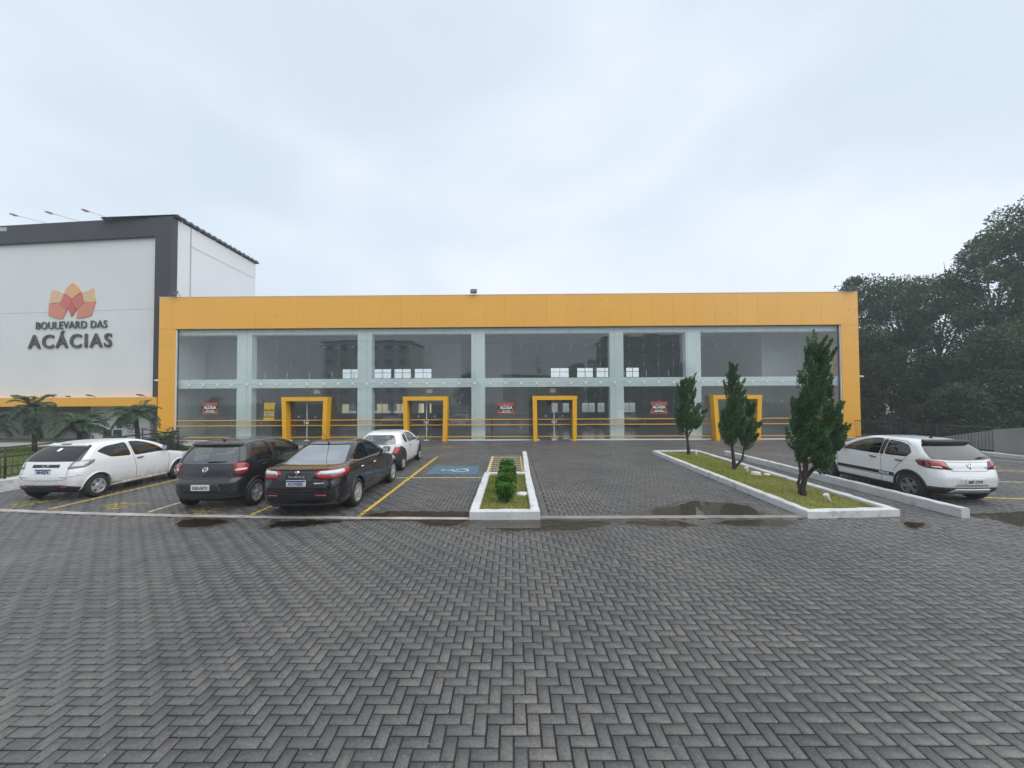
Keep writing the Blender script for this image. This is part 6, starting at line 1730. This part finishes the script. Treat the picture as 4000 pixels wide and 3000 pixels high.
# ------------------------------------------------------------------ left garden, ramp railing, right-hand wall and railing
M['black_iron'] = mat('black_painted_iron', (0.018, 0.018, 0.02), 0.45)
M['grey_wall'] = mat('grey_rendered_wall', (0.33, 0.325, 0.32), 0.85, var=0.08, vscale=0.4, bump=0.2, bscale=15, stain=0.4, stain_col=(0.20, 0.20, 0.195), stain_scale=0.7)
M['pale_path'] = mat('pale_concrete_path', (0.36, 0.355, 0.34), 0.8, var=0.1, vscale=0.6)
GL = [(-15.0, 9.0), (-40, 9.0), (-40, 21.2), (-15.0, 21.2)]
tag(sheet([(-14.5, 6.0), (-40, 6.0), (-40, 24.2), (-14.5, 24.2)], 0.06, 'garden_soil', M['soil']), kind='structure')
gl = tag(link('garden_lawn', lawn_blades([(-14.6, 9.0), (-24.5, 9.0), (-26.5, 21.3), (-14.6, 21.3)], 700, 0.09, 0.06, M['grass_green'])), 'green lawn behind the black ramp railing', 'lawn', kind='stuff')
tag(MB().box(-40, -14.6, 21.4, 23.3, 0.0, 0.10).build('garden_path', M['pale_path']), kind='structure')
mb = MB(); kerb(mb, [(-14.20, 17.25), (-14.20, 6.0)][::-1], 0.30, 0.30)
tag(mb.build('retaining_wall', M['limewash']), 'low white retaining wall below the black ramp railing', 'wall')
mb = MB(); kerb(mb, [(-14.55, 17.5), (-19.0, 21.2)], 0.18, 0.14)
tag(mb.build('kerb', M['limewash']), 'white kerb at the edge of the green lawn beside graphite hatchback', 'kerb')
def railing(name, label, a, b, rails, post_step, bal=None, bal_step=0.13, r=0.022, base=0.0, dz=0.0):
    a, b = Vector(a), Vector(b); Ln = (b - a).length
    t = thing(name, label, 'railing', (a.x, a.y, base))
    d = b - a
    for z in rails:
        MB().tube([(0, 0, z), (d.x, d.y, z + dz)], r, 8).build('rail', M['black_iron'], t)
    n = max(1, round(Ln / post_step))
    pm = MB().tube([(0, 0, -0.02), (0, 0, max(rails))], r, 8).mesh('post', M['black_iron'])
    for i in range(n + 1): link('post', pm, t, (d.x * i / n, d.y * i / n, dz * i / n))
    if bal:
        bm_ = MB().tube([(0, 0, bal[0]), (0, 0, bal[1])], 0.007, 5).mesh('baluster', M['black_iron'])
        k = int(Ln / bal_step)
        for i in range(1, k):
            link('baluster', bm_, t, (d.x * i / k, d.y * i / k, dz * i / k))
    return t
railing('ramp_railing', 'black iron railing along the ramp left of the white hatchback', (-14.35, 16.9), (-14.35, 9.2), (0.90, 0.64, 0.36, 0.10), 1.9, (0.10, 0.64), base=0.30, dz=-0.02)
railing('ramp_railing', 'second black handrail rising beyond the ramp towards yellow pillar', (-14.75, 17.3), (-19.4, 20.6), (0.95, 0.55), 1.9, (0.05, 0.55), base=0.10)
mb = MB(); kerb(mb, [(20.45, 4.0), (20.55, 23.9)], 0.22, 0.16)
tag(mb.build('kerb', M['limewash']), 'white kerb along the right side of the car park below the railing', 'kerb')
railing('side_railing', 'black iron railing between yellow end pillar and grey wall', (21.0, 24.1), (20.95, 17.0), (1.10, 0.12), 2.35, (0.12, 1.10), 0.13, base=0.06)
mb = MB(); mb.prism([(4.0, 0.0), (17.0, 0.0), (17.0, 1.10), (10.0, 1.75), (4.0, 1.9)], 20.85, 21.05, 'x'); o = mb.build('boundary_wall', M['grey_wall']); fix_normals(o.data)
tag(o, 'grey rendered wall rising towards the right edge behind white hatchback', 'wall')
mb = MB(); mb.prism([(14.0, -0.2), (24.0, -0.2), (21.6, 0.2), (18.0, 1.05), (14.0, 1.6)], 22.4, 22.6, 'x'); o = mb.build('ramp_wall', M['grey_wall']); fix_normals(o.data)
tag(o, 'sloping grey ramp wall seen through the black railing at right', 'wall')

# ------------------------------------------------------------------ small garden fittings
M['white_plastic'] = mat('white_plastic', (0.70, 0.70, 0.68), 0.4, var=0.06, vscale=8)
for (x, y), tilt, lab in (((7.19, 9.09), 0.5, 'white garden spotlight on the lawn nearest the lane'), ((7.48, 12.71), 0.25, 'white garden spotlight below the middle conifer'), ((7.65, 16.56), 0.2, 'white garden spotlight below the farthest conifer')):
    t = thing('garden_spotlight', lab, 'spotlight', (x + 0.12, y, 0.085), 0, 'white spotlights on the lawn')
    Mx = Matrix.Rotation(-tilt, 4, 'Y')
    MB().lathe([(0.035, -0.03), (0.038, 0.08), (0.055, 0.15), (0.056, 0.19), (0.04, 0.185)], 16, 'z', M=Mx).build('housing', M['white_plastic'], t)
    MB().lathe([(0.05, -0.01), (0.05, 0.012), (0.02, 0.015)], 14, 'z').build('base', M['lamp_body'], t)
def cap(x, y, z, r, h, lab):
    t = thing('inspection_cover', lab, 'cover', (x, y, z), 0, 'white inspection covers in the lawns')
    MB().lathe([(r, -0.02), (r, h - 0.01), (r - 0.012, h), (0.02, h + 0.004)], 28, 'z').build('lid', M['white_plastic'], t)
    MB().lathe([(r + 0.02, -0.02), (r + 0.02, 0.006), (r + 0.002, 0.008)], 28, 'z').build('rim', M['white_plastic'], t)
cap(7.66, 12.38, 0.10, 0.13, 0.07, 'white round cover on the lawn right of middle spotlight')
cap(7.95, 12.30, 0.10, 0.07, 0.03, 'small beige cover beside the white round cover on the lawn')
cap(0.24, 9.85, 0.105, 0.14, 0.035, 'white round cover on the lawn beside the trimmed bushes')
# debris: white grit on the paving and leaf litter by the puddles
n = 700
gx, gy = nrg.uniform(-1, 1, n), nrg.uniform(2.6, 8.0, n)
P = np.stack([gx * gy * 1.3, gy, np.full(n, 0.002)], -1)
v, f = leaf_quads(P, np.stack([nrg.normal(size=n), nrg.normal(size=n), np.full(n, 0.15)], -1), nrg.uniform(0.004, 0.012, n), nrg.uniform(0.002, 0.005, n))
tag(link('grit', np_mesh('grit', v, f, mat('pale_grit', (0.5, 0.5, 0.48), 0.8))), 'pale grit scattered over the paving', 'grit', kind='stuff')
n = 160
P = np.stack([nrg.normal(2.0, 3.2, n), nrg.normal(7.75, 0.28, n), np.full(n, 0.012)], -1)
v, f = leaf_quads(P, np.stack([nrg.normal(size=n), nrg.normal(size=n), np.full(n, 0.05)], -1), nrg.uniform(0.02, 0.05, n), nrg.uniform(0.006, 0.014, n))
tag(link('leaf_litter', np_mesh('leaf_litter', v, f, mat('dead_leaf', (0.11, 0.075, 0.035), 0.8))), 'small dead leaves around the puddles', 'litter', kind='stuff')

# ------------------------------------------------------------------ what stands behind the building and what its glass mirrors
M['cream'] = mat('cream_wall', lin(226, 206, 160), 0.8, var=0.05, vscale=0.3)
M['far_glass'] = mat('far_window_glass', (0.06, 0.07, 0.08), 0.15)
M['roof_tile'] = mat('brown_roof', (0.16, 0.09, 0.07), 0.8, var=0.15, vscale=1.0)
def block(name, label, x0, x1, y0, y1, z0, z1, m, rows, cols, face='s', cat='building'):
    t = thing(name, label, cat, ((x0 + x1) / 2, (y0 + y1) / 2, z0))
    hx, hy, h = (x1 - x0) / 2, (y1 - y0) / 2, z1 - z0
    MB().box(-hx, hx, -hy, hy, 0, h).build('wall', m, t)
    MB().box(-hx - 0.25, hx + 0.25, -hy - 0.25, hy + 0.25, h + 0.002, h + 0.3).build('roof', M['roof_tile'], t)
    sy = -1 if face == 's' else 1
    fw = MB().box(-0.7, 0.7, min(sy * 0.05, 0), max(sy * 0.05, 0), -0.6, 0.6).mesh('window', M['white_alu'])
    gw = MB().box(-0.6, 0.6, min(sy * 0.052, sy * 0.06), max(sy * 0.052, sy * 0.06), -0.5, 0.5).mesh('window_pane', M['far_glass'])
    for r in range(rows):
        for c in range(cols):
            o = link('window', fw, t, (-hx + (c + 0.5) * 2 * hx / cols, sy * (hy + 0.001), h * (r + 0.55) / rows)); link('window_pane', gw, o)
    return t
block('apartment_building', 'cream apartment block seen through the lower back windows', -27.5, -12.0, 52, 60, -4, 5.0, M['cream'], 4, 6)
block('house', 'pale house mirrored in the middle of the upper glass', -3.0, 12.0, -40, -30, -0.05, 7.5, M['wash_white'], 2, 4, 'n')
block('apartment_building', 'tall block mirrored in the right upper glass', 20.0, 36.0, -52, -40, -0.05, 17.0, M['taupe'], 5, 5, 'n')
block('apartment_building', 'white block mirrored in the left upper glass', -44.0, -24.0, -50, -38, -0.05, 16.0, M['wash_white'], 5, 6, 'n')
for i, (x, y, h, cr) in enumerate(((10.5, -24, 9.5, 3.2), (16.5, -27, 11, 3.6), (29, -22, 9, 3.2), (-10, -30, 8, 2.8))):
    broad_tree((x, y, 0), h, cr, 2.2, ('leafy tree mirrored in the middle glass', 'taller leafy tree mirrored right of the middle glass', 'leafy tree mirrored in the right glass bay', 'leafy tree mirrored left of the middle glass')[i], 30, 170, 0.32, 'tree_leaf', seed=40 + i, group='trees mirrored in the glass front')
t = thing('utility_pole', 'utility pole mirrored in the upper glass above the middle banner', 'pole', (3.2, -16, 0))
MB().tube([(0, 0, -0.2), (0, 0, 10.0)], [0.17, 0.11], 12).build('shaft', M['grey_wall'], t)
MB().box(-0.9, 0.9, -0.06, 0.06, 9.0, 9.12).build('crossarm', M['bark_grey'], t)
MB().lathe([(0.22, 7.2), (0.24, 7.25), (0.24, 7.9), (0.2, 8.0)], 16, 'z', M=Matrix.Translation((0.45, 0, 0))).build('transformer', M['grey_wall'], t)

# ------------------------------------------------------------------ damp air over the whole place
hz = MB().box(-950, 950, -450, 1550, -6.0, 19.5).build('haze', [])
hm = bpy.data.materials.new('damp_air'); hm.use_nodes = True
hn = hm.node_tree.nodes; hn.clear()
ho = hn.new('ShaderNodeOutputMaterial'); hv = hn.new('ShaderNodeVolumePrincipled')
hv.inputs['Color'].default_value = (0.86, 0.92, 0.97, 1); hv.inputs['Density'].default_value = 0.0020; hv.inputs['Anisotropy'].default_value = 0.2
hm.node_tree.links.new(hv.outputs[0], ho.inputs['Volume'])
hz.data.materials.append(hm)
tag(hz, 'thin damp haze filling the air over the car park', 'haze', kind='stuff')
